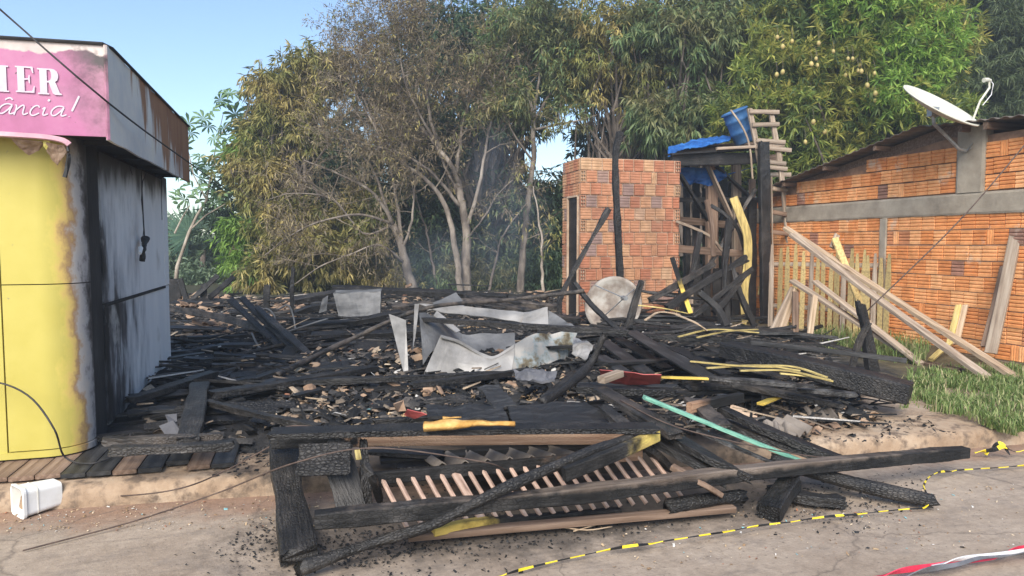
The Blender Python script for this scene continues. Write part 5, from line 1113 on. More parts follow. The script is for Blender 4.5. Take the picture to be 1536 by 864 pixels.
# roof sheet beneath the orange beam
def roofsheet(a, b, dep, name, label, n, amp, wl=None):
    a, b = Vector(a), Vector(b); d = Vector((0, dep, -.10)); m = corrug(a, b, b + d, a + d, n, amp, .008)
    return tag(m.build(name, 'fibro'), label, 'roof sheet')
roofsheet(G(655, 702, .29), G(885, 684, .29), .55, 'corrugated_sheet', 'wavy grey corrugated roof sheet jutting out under the orange brown beam', 56, .034)
for i, (x, y, s, r, lb) in enumerate(((1205, 652, .26, .4, 'curled grey corrugated fragment on the sandy kerb top'), (1135, 630, .24, 1.1, 'pale broken sheet fragment behind the curled grey fragment'), (1165, 655, .16, -.5, 'small pale sheet chip left of the curled grey fragment'), (1100, 600, .16, .2, 'beige chip near the sawn brown plank'), (1238, 632, .2, -.3, 'flat beige fragment beside the black boards on the kerb top'))):
    p = G(x, y, .18); c, s_ = math.cos(r) * s, math.sin(r) * s
    a = p + Vector((-c, -s_, 0)) * .5; b = p + Vector((c, s_, .04)) * .5; d = Vector((-s_, c, .07)) * .8
    tag(corrug(a, b, b + d, a + d * 1.2, 18, .02, .008).build('sheet_fragment', 'fibro' if i % 2 == 0 else 'mortar'), lb, 'fragment')
for i, (x0, y0, x1, y1, z) in enumerate(((570, 690, 760, 676, .2), (600, 700, 690, 694, .18), (700, 676, 930, 668, .22), (560, 676, 660, 682, .24), (840, 690, 960, 672, .2))):  # boards added so that the gap under the beam reads dark
    B('charred_board', 'char' if i % 2 else 'char_smooth', .13, .03, [(x0, y0, z), (x1, y1, z)], 'black board added to darken the gap under the orange brown beam', 'board', group='black boards added to darken the gap under the orange brown beam', amp=.006)
# foam, red plastic, scraps
def lump(name, pts, w, t, mat, label, cat, seed=0):
    me, M = sweep_mesh(name, pts, w, t, mat, seg=.02, amp=.022, cell=9, ring=20, rnd=True, taper=(.8, .6), seed=seed)
    return tag(put(bpy.data.objects.new(name, me), None, M), label, cat)
lump('foam_scrap', [G(636, 640, .56), G(680, 637, .57), G(720, 635, .57), G(772, 636, .56)], .12, .06, 'foam', 'long ragged strip of scorched yellow foam on the black sheet', 'foam', 3)
lump('foam_scrap', [G(664, 627, .53), G(692, 626, .53)], .09, .04, 'foam', 'small tuft of scorched yellow foam behind the long foam strip', 'foam', 5)
sheet('red_panel', [G(900, 553, .62), G(950, 558, .62), G(992, 562, .6), G(990, 578, .48), G(940, 577, .48), G(902, 572, .48)], 'red', None, .006, .02, 3, 3, 5, 'faded red panel poking out of the black timbers right of the freezer', 'panel')
sheet('red_panel', [G(612, 612, .5), G(640, 622, .46), G(622, 628, .42), G(606, 622, .44)], 'red', None, .006, .015, 2, 4, 8, 'small red plastic piece beside the grain heap', 'panel')
B('white_stub', 'greywood', .07, .05, [(902, 570, .62), (930, 560, .64)], 'pale unburnt wood stub lying on the faded red panel', 'stub')
sheet('clay_shard', [G(590, 606, .52), G(604, 600, .52), G(609, 617, .45), G(596, 618, .45)], 'terracotta', None, .012, .006, 2, 6, 5, 'upright pinkish clay shard left of the small red plastic piece', 'shard')
sheet('slate_piece', [G(240, 640, .3), G(262, 632, .34), G(280, 655, .28), G(272, 668, .22), G(258, 666, .22)], 'slate', None, .012, .006, 2, 6, 5, 'smooth grey slate piece leaning beside the kiosk debris', 'slate')
sheet('slate_piece', [G(248, 624, .33), G(266, 622, .34), G(266, 634, .3), G(254, 638, .3)], 'slate', None, .012, .006, 2, 7, 5, 'dark slate chip behind the smooth grey slate piece', 'slate')
for i, (q, lb) in enumerate((([(760, 612), (880, 606), (960, 640), (940, 646), (770, 642)], 'flat black panel in front of the burnt floor behind the yellow foam'), ([(640, 612), (755, 612), (764, 640), (642, 628)], 'flat black panel left of the other black floor panel'), ([(716, 582), (748, 580), (775, 612), (740, 614)], 'black board lying askew before the freezer'))):
    sheet('black_panel', [G(x, y, .40) for x, y in q], 'char_smooth', None, .02, .03, 4, 30 + i, 6, lb, 'panel')
# the crushed freezer
fz = thing('crushed_freezer', 'crushed white freezer shell torn open amid the rubble', 'freezer', G(740, 560, .25))
def Sx(name, pts, mat, seed, cr=.02): return sheet(name, [PD(x, y, d) for x, y, d in pts], mat, fz, .012, cr, 4, seed, 4)
def loft2(name, top, bot, mat, seed, parent=fz, amp=.02, rows=9, bulge=.0, thick=.01):
    """a sheet between two measured edges, smoothly bent, dented and given thickness"""
    def res(pts, n):
        P = smooth_path([PD(*q) for q in pts], .01); return [P[int(i * (len(P) - 1) / (n - 1))] for i in range(n)]
    n = 34; T, Bt = res(top, n), res(bot, n); m = MB(); off = Vector((seed * 5.1, seed * 2.3, 0))
    cen = sum(T, Vector()) / n; nr = (T[-1] - T[0]).cross(Bt[0] - T[0]).normalized(); nr = nr if nr.y < 0 else -nr
    for lay_ in (0, 1):
        for j in range(rows):
            g = j / (rows - 1)
            for i in range(n):
                p = T[i].lerp(Bt[i], g); o = noise.noise(p * 3.2 + off) * amp + noise.noise(p * 9 + off) * amp * .3 + bulge * math.sin(math.pi * g)
                m.v.append(p + nr * (o - thick * lay_))
    A = n * rows
    for j in range(rows - 1):
        for i in range(n - 1): q = j * n + i; m.f += [(q, q + n, q + n + 1, q + 1), (A + q + 1, A + q + n + 1, A + q + n, A + q)]
    for i in range(n - 1): t = (rows - 1) * n + i; m.f += [(i, i + 1, A + i + 1, A + i), (A + t, A + t + 1, t + 1, t)]
    for j in range(rows - 1): q = j * n; m.f += [(q + n, q, A + q, A + q + n), (q + n - 1, q + 2 * n - 1, A + q + 2 * n - 1, A + q + n - 1)]
    m.m = [0] * len(m.f); return m.build(name, mat, parent, smooth=False)
loft2('front_panel', [(661, 503, 7.3), (690, 512, 7.38), (716, 527, 7.34), (740, 535, 7.3), (756, 528, 7.34), (772, 517, 7.42)], [(635, 563, 7.1), (668, 563, 7.12), (700, 562, 7.16), (735, 559, 7.14), (768, 556, 7.2)], 'white_sheet', 1, amp=.03, bulge=.03)
loft2('scorched_panel', [(772, 517, 7.43), (797, 504, 7.55), (812, 500, 7.6), (830, 498, 7.75), (869, 492, 7.85)], [(768, 556, 7.21), (790, 554, 7.3), (812, 550, 7.42), (835, 543, 7.6), (852, 536, 7.75)], 'white_scorch', 2, amp=.07)
loft2('front_lip', [(661, 502, 7.29), (690, 511, 7.37), (716, 526, 7.33), (740, 534, 7.29), (772, 516, 7.41)], [(662, 506, 7.24), (690, 515, 7.32), (716, 530, 7.28), (740, 538, 7.25), (771, 521, 7.37)], 'white_sheet', 3, amp=.004, rows=3)
loft2('inner_panel', [(630, 468, 7.9), (655, 474, 8.2), (690, 499, 8.35), (730, 500, 8.45), (772, 499, 8.4)], [(634, 548, 7.35), (652, 525, 7.5), (680, 530, 7.8), (735, 534, 8.0), (774, 522, 8.1)], 'grey_sheet', 4, amp=.05)
Sx('rear_rim', [(628, 456, 8.6), (658, 457, 8.7), (786, 469, 9.0), (786, 485, 8.9), (745, 478, 8.8), (661, 469, 8.6)], 'white_sheet', 4)
Sx('side_panel', [(786, 469, 9.0), (822, 462, 8.9), (823, 489, 8.6), (783, 486, 8.8)], 'white_sheet', 5)
Sx('side_flap', [(823, 466, 8.9), (848, 482, 8.6), (866, 492, 8.0), (856, 498, 8.0), (823, 490, 8.6)], 'grey_sheet', 6)
Sx('torn_strip', [(583, 471, 7.3), (609, 481, 7.35), (613, 563, 7.2), (606, 562, 7.2)], 'white_sheet', 7, .01)
Sx('torn_strip', [(622, 457, 8.0), (629, 457, 8.0), (624, 500, 7.7), (619, 530, 7.5)], 'white_sheet', 8, .01)
Sx('lining', [(655, 467, 8.15), (690, 497, 8.0), (684, 500, 7.95), (650, 474, 8.05)], 'white_sheet', 9, .01)
tag(sheet('white_scrap', [G(861, 507, .6), G(892, 517, .58), G(878, 538, .5), G(858, 533, .5)], 'white_sheet', None, .008, .05, 3, 11, 9), 'torn white scrap right of the crushed freezer', 'scrap')
tag(sheet('grey_sheet_metal', [PD(648, 456, 10), PD(684, 439, 10.2), PD(698, 456, 10), PD(690, 468, 9.8)], 'grey_sheet', None, .012, .02, 3, 12, 4), 'grey metal lid sticking up behind the crushed freezer', 'lid')
tag(sheet('rag', [G(772, 560, .42), G(800, 555, .48), G(835, 562, .44), (G(832, 575, .4)), G(800, 570, .42), G(776, 572, .40)], 'slate', None, .02, .05, 3, 13, 9), 'dark grey crumpled rag below the freezer front', 'rag')
# grey metal box
bx = thing('metal_box', 'dull grey sheet metal box on the charred beams left of the freezer', 'box', PD(538, 483, 10.8))
p = [PD(500, 440, 10.8), PD(571, 437, 10.8), PD(570, 481, 10.7), PD(510, 484, 10.7)]; k_ = Vector((.05, .32, .02))
sheet('front_panel', p[::-1], 'grey_sheet', bx, .008, .02, 4, 1, 5); sheet('top_panel', [p[0], p[1], p[1] + k_, p[0] + k_], 'grey_sheet', bx, .008, .015, 3, 2)
sheet('side_panel', [p[1], p[2], p[2] + k_, p[1] + k_], 'grey_sheet', bx, .008, .015, 3, 3); sheet('side_panel', [p[0], p[0] + k_, p[3] + k_, p[3]], 'grey_sheet', bx, .008, .015, 3, 4)
sheet('torn_flap', [PD(478, 470, 10.7), PD(484, 448, 10.7), PD(492, 443, 10.75), PD(490, 466, 10.7)], 'grey_sheet', bx, .008, .03, 3, 5)
# burnt dish by the outhouse
bd = thing('burnt_dish', 'scorched bare metal satellite dish leaning against the brick outhouse', 'satellite dish', PD(920, 492, 10.6))
c = PD(919, 457, 10.5); n_ = (CAM - c).normalized(); n_ = (n_ + Vector((-.35, 0, .25))).normalized(); a1 = n_.cross(_z).normalized(); a2 = a1.cross(n_) * -1
DM2 = Matrix((a1, n_.cross(a1), n_)).transposed().to_4x4(); DM2.translation = c
MB().lathe([(.43 * i / 8 + .0001, .09 * ((i / 8) ** 2 - 1)) for i in range(9)] + [(.44, -.01)] + [(.43 * i / 8 + .0001, .09 * ((i / 8) ** 2 - 1) - .012) for i in range(8, -1, -1)], 36, DM2).build('bowl', 'bare_metal', bd, smooth=True)
hub = PD(936, 447, 10.15)
for (x, y) in ((893, 428), (902, 478), (955, 430)): MB().tube([PD(x, y, 10.5), hub], .009, 6).build('feed_arm', 'steel', bd)
m = MB(); m.tube([hub + Vector((0, .05, 0)), hub - Vector((0, .06, 0))], .035, 8); m.build('receiver', 'steel', bd)
# poles and leaning sticks
B('charred_pole', 'char', .06, .058, [(416, 562, .35), (520, 512, .5), (636, 463, .85), (760, 450, .9), (874, 437, 1.0)], 'long thin black pole lying across the freezer towards the outhouse', 'pole', rnd=True, ring=10, amp=.006)
def leaning(name, pts, w, t, label, cat='stick', mat='char', **kw): return beam(name, [PD(x, y, d) for x, y, d in pts], w, t, mat, label, cat, up=kw.pop('up', (0, -1, .1)), **kw)
leaning('charred_stick', [(838, 466, 10.2), (848, 430, 10.2), (912, 315, 10.4)], .07, .06, 'black stick leaning up across the outhouse doorway')
leaning('charred_stick', [(862, 424, 10.0), (888, 458, 9.8), (935, 502, 9.3)], .07, .06, 'black stick sloping down in front of the scorched dish')
leaning('charred_stick', [(942, 494, 9.4), (951, 458, 9.4), (962, 423, 9.4)], .09, .06, 'short upright black stick right of the scorched dish')
leaning('charred_pole', [(931, 430, 10.8), (926, 330, 10.75), (923, 240, 10.72), (930, 198, 10.7)], .10, .08, 'tall thin black pole standing against the outhouse front', 'pole')
leaning('charred_post', [(1309, 562, 7.6), (1300, 500, 7.6), (1292, 462, 7.6)], .12, .08, 'upright burnt post stub where the guy wire ends', 'post', taper=(1.2, .7), jag=.06, amp=.006)
leaning('charred_stick', [(1276, 556, 7.5), (1290, 510, 7.5), (1304, 484, 7.5)], .07, .05, 'short black stick leaning on the burnt post stub')
leaning('charred_stick', [(1290, 470, 7.6), (1286, 452, 7.6)], .05, .05, 'thin black spike on top of the burnt post stub')
leaning('half_burnt_lath', [(1036, 470, 10.3), (1022, 430, 10.4), (1008, 386, 10.5)], .07, .02, 'curved lath with peeling yellow paint right of the outhouse', 'lath', 'half_yellow')
for i, (p, w, lb) in enumerate((([(975, 450, 10.3), (1020, 425, 10.5), (1070, 396, 10.8)], .10, 'black rafter rising from the rubble towards the tank stand'), ([(1000, 462, 10.2), (1055, 425, 10.5), (1118, 388, 10.8)], .10, 'second black rafter leaning under the tank stand'), ([(1072, 468, 10.4), (1092, 445, 10.5), (1112, 416, 10.7)], .09, 'black prop at the foot of the yellow warped plank'), ([(1050, 440, 10.2), (1075, 462, 10.1), (1090, 490, 9.9)], .1, 'black offcut dropped at the foot of the tank stand'))):
    leaning('charred_rafter', p, w, .08, lb, 'rafter')
for i, (p, w, mt_, lb) in enumerate((([(1020, 480, 10.6), (1036, 420, 10.7), (1050, 350, 10.8)], .09, 'char', 'black pole leaning at the left side of the tank stand'), ([(1092, 490, 10.5), (1086, 420, 10.6), (1094, 330, 10.7)], .10, 'char', 'black pole standing just left of the warped yellow plank'), ([(1040, 474, 10.4), (1082, 440, 10.5), (1128, 404, 10.7)], .08, 'char', 'third black rafter leaning under the tank stand'), ([(1060, 300, 10.9), (1068, 340, 10.85), (1070, 385, 10.8)], .06, 'brownwood', 'bent brown lath hanging inside the tank stand'), ([(1132, 490, 10.6), (1110, 440, 10.6), (1098, 400, 10.7)], .09, 'char', 'black brace between the warped plank and the black corner post'))):
    leaning('charred_rafter' if mt_ == 'char' else 'bent_lath', p, w, .06, lb, 'rafter' if mt_ == 'char' else 'lath', mt_)
# crossing bundle at the left, and floor boards by the kiosk
for i, (a, b, d, lb) in enumerate((((346, 450), (430, 530), 9.5, 'leftmost of the three black planks crossed above the left rubble'), ((364, 448), (450, 534), 9.2, 'middle plank of the three black planks crossed above the left rubble'), ((386, 462), (470, 538), 8.9, 'rightmost of the three black planks crossed above the left rubble'))):
    leaning('charred_plank', [(a[0], a[1], d), (b[0], b[1], d - 1.1)], .085, .05, lb, 'plank', up=(0, -.6, .8))
leaning('charred_plank', [(256, 463, 10.2), (330, 476, 9.6), (440, 508, 8.6)], .10, .07, 'long black rafter running from behind the kiosk into the crossed planks', 'plank')
leaning('charred_plank', [(395, 565, 7.3), (430, 535, 7.9), (442, 520, 8.3)], .16, .05, 'wide black plank under the low end of the crossed planks', 'plank', up=(0, -.4, .9))
for i, (x0, y0, x1, y1, w, lb) in enumerate(((300, 578, 282, 662, .15, 'short wide black plank lying towards the deck beside the kiosk'), (312, 604, 478, 642, .08, 'black joist stretching from the kiosk plank to the railing corner'), (318, 592, 562, 552, .13, 'wide black joist below the crossed planks'), (196, 600, 320, 560, .12, 'black floorboard hugging the kiosk side'), (160, 662, 330, 655, .08, 'black batten at the foot of the kiosk corner'), (170, 676, 345, 668, .09, 'front black batten lying on the scorched deck'), (420, 574, 772, 560, .09, 'black joist passing in front of the freezer'), (618, 578, 792, 556, .08, 'second black joist under the freezer front'), (800, 612, 862, 560, .08, 'dark prop leaning left of the curved black timber'), (620, 478, 940, 498, .10, 'black joist lying inside the freezer shell'), (882, 498, 1152, 514, .10, 'black beam right of the freezer running to the fence'), (870, 583, 1010, 588, .10, 'black beam below the faded red panel'), (560, 634, 905, 612, .06, 'black lath across the flat black panels'), (905, 604, 700, 622, .05, 'thin black lath above the long foam strip'))):
    z0, z1 = (.34, .34) if i not in (9, 10, 11) else ((.75, .7) if i == 9 else ((.55, .5) if i == 10 else (.48, .48)))
    B('charred_joist', 'char', w, .06, [(x0, y0, z0), ((x0 + x1) / 2, (y0 + y1) / 2 + 1, z0 + .01), (x1, y1, z1)], lb, 'joist')
B('charred_timber', 'char', .08, .08, [(812, 604, .35), (850, 580, .42), (886, 545, .55), (906, 503, .8)], 'curved black timber leaning right of the freezer', 'timber', rnd=True, ring=12)
# right side: slab, laths, boards
B('charred_slab', 'char', .26, .17, [(1090, 524, .56), (1200, 549, .50), (1365, 590, .36)], 'massive charred slab ending at the grass', 'slab', amp=.012, ring=24, jag=.01)
B('charred_batten', 'char_smooth', .06, .045, [(1128, 514, .52), (1240, 526, .5), (1360, 541, .45)], 'thin black batten pointing at the leaning boards', 'batten')
B('grey_board', 'char_ash', .11, .03, [(1052, 566, .5), (1130, 572, .5), (1222, 580, .46)], 'ashy grey board lying in front of the massive slab', 'board')
B('grey_board', 'char_ash', .10, .035, [(1200, 585, .42), (1282, 592, .4)], 'short ashy board end near the grass', 'board')
B('charred_plank', 'char', .12, .05, [(1080, 572, .4), (1170, 590, .36), (1260, 608, .28)], 'black plank under the ashy grey board', 'plank')
B('sawn_plank', 'half_brown', .05, .07, [(1112, 596, .48), (1070, 604, .48), (1034, 612, .48)], 'brown plank with a fresh orange sawn end', 'plank')
B('painted_sheet', 'char_smooth', .16, .02, [(945, 497, .62), (1000, 530, .55), (1072, 572, .48)], 'dark board sloping from the scorched dish to the ashy grey board', 'board')
for i, (p, lb) in enumerate((([(1036, 542, .55), (1100, 548, .55), (1168, 551, .52)], 'upper yellow lath in the bundle on the massive slab'), ([(1060, 552, .53), (1140, 548, .54), (1200, 556, .5)], 'straight yellow lath crossing the bundle on the massive slab'), ([(1110, 556, .52), (1180, 556, .52), (1250, 572, .46)], 'longest curved yellow lath drooping towards the grass'), ([(1130, 548, .54), (1190, 550, .52), (1240, 566, .48)], 'yellow lath just above the longest curved one'), ([(1170, 560, .5), (1210, 564, .48), (1246, 570, .45)], 'stubby yellow lath at the low end of the bundle'), ([(1018, 505, .62), (1070, 494, .66), (1138, 499, .62)], 'arched yellow lath at the foot of the warped plank'), ([(1046, 506, .6), (1090, 497, .62), (1136, 494, .6)], 'second yellow lath at the foot of the warped plank'), ([(958, 458, .9), (992, 462, .88), (1030, 470, .8)], 'yellow lath end right of the scorched dish'), ([(1015, 472, .8), (1045, 485, .74), (1060, 496, .66)], 'tan lath splinter below the tank stand'), ([(968, 480, .75), (990, 468, .8), (1020, 472, .78)], 'pale bent lath loop right of the short upright stick'))):
    B('painted_lath', 'yellowpaint' if i < 8 else 'tanwood', .032, .012, p, lb, 'lath')
B('half_burnt_board', 'half_yellow', .06, .02, [(1140, 606, .3), (1190, 588, .34), (1246, 582, .4)], 'pale board edge under the low yellow laths', 'board')
B('long_strip', 'half_yellow', .05, .015, [(1062, 568, .54), (1000, 566, .55), (920, 562, .58)], 'long olive lath resting over the faded red panel', 'lath')
for i, (x0, y0, x1, y1) in enumerate(((905, 512, 970, 560), (928, 508, 1000, 552), (960, 510, 1030, 552), (985, 515, 1060, 555), (1010, 522, 1090, 562), (1060, 520, 1120, 545), (900, 535, 960, 575), (1040, 600, 1085, 640), (1095, 545, 1180, 566), (905, 545, 1010, 540), (1040, 530, 1170, 538), (880, 520, 1010, 532))):
    B('charred_board', 'char' if i % 3 else 'char_smooth', .15 - .01 * (i % 4), .03, [(x0, y0, .50 - .012 * (i % 3)), (x1, y1, .42)], 'wide black board in the fan of boards right of the freezer', 'board', group='fan of black boards right of the freezer')
# back row of heaps
for i, (p, w, lb) in enumerate((([(500, 432, 13), (620, 438, 13), (760, 446, 12.6)], .16, 'long black beam along the back of the plot behind the metal box'), ([(440, 452, 12), (500, 440, 12.4), (540, 434, 12.8)], .16, 'black beam end sloping up behind the metal box'), ([(438, 470, 11), (438, 430, 11), (440, 402, 11)], .06, 'thin upright black rod left of the metal box'), ([(400, 470, 12.5), (400, 440, 12.5), (401, 428, 12.5)], .12, 'stubby upright burnt stump behind the crossed planks'), ([(450, 490, 10), (520, 485, 10), (600, 470, 10.3)], .12, 'black beam supporting the metal box'), ([(470, 505, 9.3), (560, 502, 9.3), (640, 498, 9.4)], .14, 'broad black beam in front of the metal box'), ([(440, 472, 11.4), (470, 462, 11.4), (512, 458, 11.2)], .1, 'grey black rafter left of the metal box'), ([(700, 446, 12), (800, 470, 11), (870, 480, 10.6)], .12, 'black beam behind the freezer rim'), ([(590, 462, 11.5), (720, 452, 11.7), (840, 462, 11.4)], .12, 'black beam running behind the grey metal lid'))):
    leaning('charred_beam', p, w, .1, lb, 'beam', up=(0, -.3, 1) if i not in (2, 3) else (0, -1, .1))
# stumps of the burnt hut at the far left
for i, (p, w, lb) in enumerate((([(259, 455, 14.5), (258, 420, 14.5)], .32, 'black boarded stump close behind the kiosk'), ([(282, 456, 14.5), (270, 420, 14.5)], .12, 'tilted black post right of the boarded stump'), ([(306, 455, 14.5), (306, 426, 14.5)], .12, 'upright black post in the far left ruin'), ([(285, 452, 14.3), (326, 414, 14.6)], .11, 'black brace rising right in the far left ruin'), ([(315, 446, 14.2), (350, 416, 14.8)], .10, 'outermost black brace of the far left ruin'))):
    leaning('charred_post', p, w, .1, lb, 'post')
MT['tube_metal'] = MT['steel']
for p, lb in (([(385, 470, 9.6), (400, 463, 9.6), (412, 475, 9.6), (413, 492, 9.6)], 'bent grey metal tube loop beside the crossed planks'), ([(416, 465, 9.7), (432, 458, 9.7), (440, 475, 9.7), (444, 500, 9.6)], 'second bent metal tube loop right of the crossed planks'), ([(425, 500, 9.2), (460, 488, 9.2), (492, 478, 9.3)], 'straight grey metal tube right of the crossed planks'), ([(378, 500, 8.6), (388, 520, 8.4), (398, 528, 8.4)], 'bent chrome chair leg under the crossed planks')):
    o = MB().tube(smooth_path([PD(*q) for q in p], .04), .013, 7).build('metal_tube', 'grey_sheet', smooth=True); tag(o, lb, 'tube')
# timber leaning at the fence
def lean_board(pts, w, t, mat, label, cat='board', up=(-.8, -.6, .2), **kw): return beam('leaning_board', [PD(x, y, d) for x, y, d in pts], w, t, mat, label, cat, up=up, **kw)
lean_board([(1178, 342, 10.2), (1340, 448, 8.9), (1534, 573, 7.35)], .11, .05, 'tanwood', 'upper of the two longest pale boards slanting across the picket fence', up=(0, -.4, 1))
lean_board([(1188, 352, 10.0), (1330, 458, 8.7), (1545, 612, 7.0)], .12, .05, 'greywood', 'lower of the two longest pale boards slanting across the picket fence', up=(0, -.4, 1))
lean_board([(1188, 421, 9.9), (1388, 549, 8.3)], .11, .04, 'greywood', 'pale board sloping below the two longest boards to the grass', up=(0, -.5, 1))
lean_board([(1222, 422, 9.7), (1382, 546, 8.2)], .10, .04, 'greywood', 'pale board just right of the lower sloping one', up=(0, -.5, 1))
lean_board([(1152, 511, 9.6), (1190, 433, 9.9)], .10, .04, 'greywood', 'left leg of the crossed pale boards at the fence start', up=(0, -1, 0))
lean_board([(1166, 511, 9.55), (1194, 434, 9.85)], .09, .04, 'tanwood', 'right leg of the crossed pale boards at the fence start', up=(0, -1, 0))
lean_board([(1193, 512, 9.5), (1193, 438, 9.7)], .09, .03, 'brownwood', 'brown upright board against the fence pickets', up=(0, -1, 0))
lean_board([(1212, 524, 9.2), (1223, 444, 9.5)], .08, .03, 'tanwood', 'narrow pale stake leaning on the fence', up=(0, -1, 0))
lean_board([(1252, 357, 9.6), (1268, 398, 9.5), (1290, 456, 9.3)], .10, .03, 'picket', 'yellow painted board tilted against the pickets', up=(0, -1, 0))
lean_board([(1248, 372, 9.65), (1256, 352, 9.7)], .08, .03, 'tapeW' if False else 'greywood', 'whitish stub behind the tilted yellow board', up=(0, -1, 0))
lean_board([(1486, 530, 8.4), (1506, 440, 8.5), (1526, 340, 8.62)], .13, .04, 'greywood', 'grey board leaning on the brick wall at the picture edge', up=(-1, -.3, 0))
lean_board([(1476, 520, 8.5), (1494, 450, 8.6), (1505, 400, 8.7)], .07, .04, 'brownwood', 'thin brown board behind the grey leaning board', up=(-1, -.3, 0))
lean_board([(1424, 516, 8.9), (1438, 458, 9.2)], .07, .03, 'yellowpaint', 'short yellow stake leaning on the brick wall', up=(-1, -.3, 0))
lean_board([(1434, 516, 8.9), (1448, 458, 9.15)], .07, .03, 'tanwood', 'short tan stake beside the yellow stake on the wall', up=(-1, -.3, 0))
lean_board([(1396, 540, 8.6), (1424, 515, 8.9)], .06, .04, 'yellowpaint', 'fallen yellow offcut at the foot of the wall stakes', up=(0, -.3, 1))
B('grey_board', 'brownwood', .16, .04, [(1395, 546, .2), (1440, 556, .2)], 'dark board lying flat in the grass under the wall stakes', 'board')
# ------------------------------------------------------------------ loose charred planks lying over the burnt floor (alike pieces)
protos = []
for i in range(12):
    me, M = sweep_mesh('loose_plank', [Vector((-.5, 0, 0)), Vector((0, 0, .02 * (i % 3 - 1))), Vector((.5, 0, 0))], (.05, .075, .105)[i % 3], (.022, .038)[i % 2], ('char', 'char', 'char_smooth', 'char')[i % 4], seg=.03, amp=.007, ring=12, jag=.03, seed=200 + i)
    for v in me.vertices: v.co.x -= .5
    protos.append(me)
rg = random.Random(77)
def scatter(n, region, ang, lens, lift, label, group, name='loose_plank', cat='plank'):
    for i in range(n):
        x, y = region(); L = rg.uniform(*lens); r = rg.gauss(*ang)
        z = hz(x, y) + rg.uniform(*lift)
        M = Matrix.Translation((x, y, z)) @ Matrix.Rotation(r, 4, 'Z') @ Matrix.Rotation(rg.gauss(0, .07), 4, 'Y') @ Matrix.Rotation(rg.gauss(0, .25), 4, 'X') @ Matrix.Diagonal((L, rg.uniform(.7, 1.3), rg.uniform(.8, 1.2), 1))
        o = put(bpy.data.objects.new(name, rg.choice(protos)), None, M); tag(o, label, cat, group)
def quad(a, b, c, d):
    def f():
        u, v = rg.random(), rg.random(); p = (a.lerp(b, u)).lerp(d.lerp(c, u), v); return p.x, p.y
    return f
scatter(70, quad(G(262, 545, .2), G(470, 545, .2), G(490, 462, .2), G(262, 455, .2)), (0.05, .4), (.5, 1.6), (.02, .14), 'loose charred plank in the heap between kiosk and metal box', 'charred planks between kiosk and metal box')
scatter(48, quad(G(190, 660, .2), G(400, 640, .2), G(470, 548, .2), G(268, 556, .2)), (.2, .5), (.35, 1.0), (.02, .07), 'loose charred plank on the floor beside the kiosk', 'charred planks beside the kiosk')
scatter(60, quad(G(470, 520, .2), G(860, 500, .2), G(840, 448, .2), G(450, 455, .2)), (.0, .35), (.6, 1.8), (.02, .3), 'loose charred plank in the back heap behind the freezer', 'charred planks behind the freezer')
scatter(34, quad(G(430, 640, .2), G(900, 610, .2), G(860, 545, .2), G(470, 560, .2)), (.05, .4), (.3, .8), (.01, .06), 'loose charred plank on the burnt floor before the freezer', 'charred planks before the freezer')
scatter(98, quad(G(900, 640, .2), G(1290, 610, .2), G(1180, 505, .2), G(880, 490, .2)), (-.4, .55), (.4, 1.5), (.03, .2), 'loose charred plank in the heap right of the freezer', 'charred planks right of the freezer')
scatter(26, quad(G(890, 500, .2), G(1140, 505, .2), G(1120, 470, .2), G(890, 470, .2)), (0.1, .35), (.5, 1.3), (.1, .5), 'loose charred plank at the foot of the tank stand', 'charred planks at the tank stand')
# broken roof tiles
tp_ = []
for i in range(5):
    m = MB(); n = 5; r0 = .09; L = (.16, .22, .13, .2, .1)[i]; a0 = (1.3, .9, 1.1, .7, 1.2)[i]
    for lay_ in (0, 1):
        for j in range(3):
            for k in range(n): a = -a0 + 2 * a0 * k / (n - 1); r = r0 - .012 * lay_; m.v.append(Vector((L * (j / 2 - .5) + .02 * math.sin(k * 3 + i), r * math.sin(a), r * math.cos(a) - r0 * .7)))
    A = 3 * n
    for j in range(2):
        for k in range(n - 1): q = j * n + k; m.f += [(q, q + n, q + n + 1, q + 1), (A + q + 1, A + q + n + 1, A + q + n, A + q)]
    for k in range(n - 1): m.f += [(k, k + 1, A + k + 1, A + k), (A + 2 * n + k, A + 2 * n + k + 1, 2 * n + k + 1, 2 * n + k)]
    for j in range(2): q = j * n; m.f += [(q + n, q, A + q, A + q + n), (q + n - 1, q + 2 * n - 1, A + q + 2 * n - 1, A + q + n - 1)]
    m.m = [0] * len(m.f); tp_.append(m.mesh('tile_shard', 'terracotta'))
def shards(n, region, lift, label, group, s=(.6, 1.2)):
    for i in range(n):
        x, y = region()
        for _ in range(12):
            if noise.noise(Vector((x * 1.6, y * 1.6, 4))) > .08: break
            x, y = region()
        M = Matrix.Translation((x, y, hz(x, y) + rg.uniform(*lift))) @ Matrix.Rotation(rg.uniform(0, 6.28), 4, 'Z') @ Matrix.Rotation(rg.gauss(0, .3), 4, 'X') @ Matrix.Rotation(rg.gauss(0, .3), 4, 'Y') @ Matrix.Scale(rg.uniform(*s), 4)
        tag(put(bpy.data.objects.new('tile_shard', rg.choice(tp_)), None, M), label, 'tile shard', group)
shards(95, quad(G(262, 535, .2), G(420, 520, .2), G(470, 468, .2), G(262, 458, .2)), (.06, .17), 'broken clay tile shard among the black planks behind the kiosk', 'clay tile shards behind the kiosk')
shards(46, quad(G(430, 620, .2), G(880, 600, .2), G(860, 545, .2), G(440, 545, .2)), (.02, .08), 'broken clay tile shard on the burnt floor before the freezer', 'clay tile shards before the freezer', (.4, .85))
shards(24, quad(G(600, 478, .2), G(860, 470, .2), G(840, 452, .2), G(600, 455, .2)), (.1, .3), 'broken clay tile shard in the back heap near the freezer', 'clay tile shards behind the freezer')
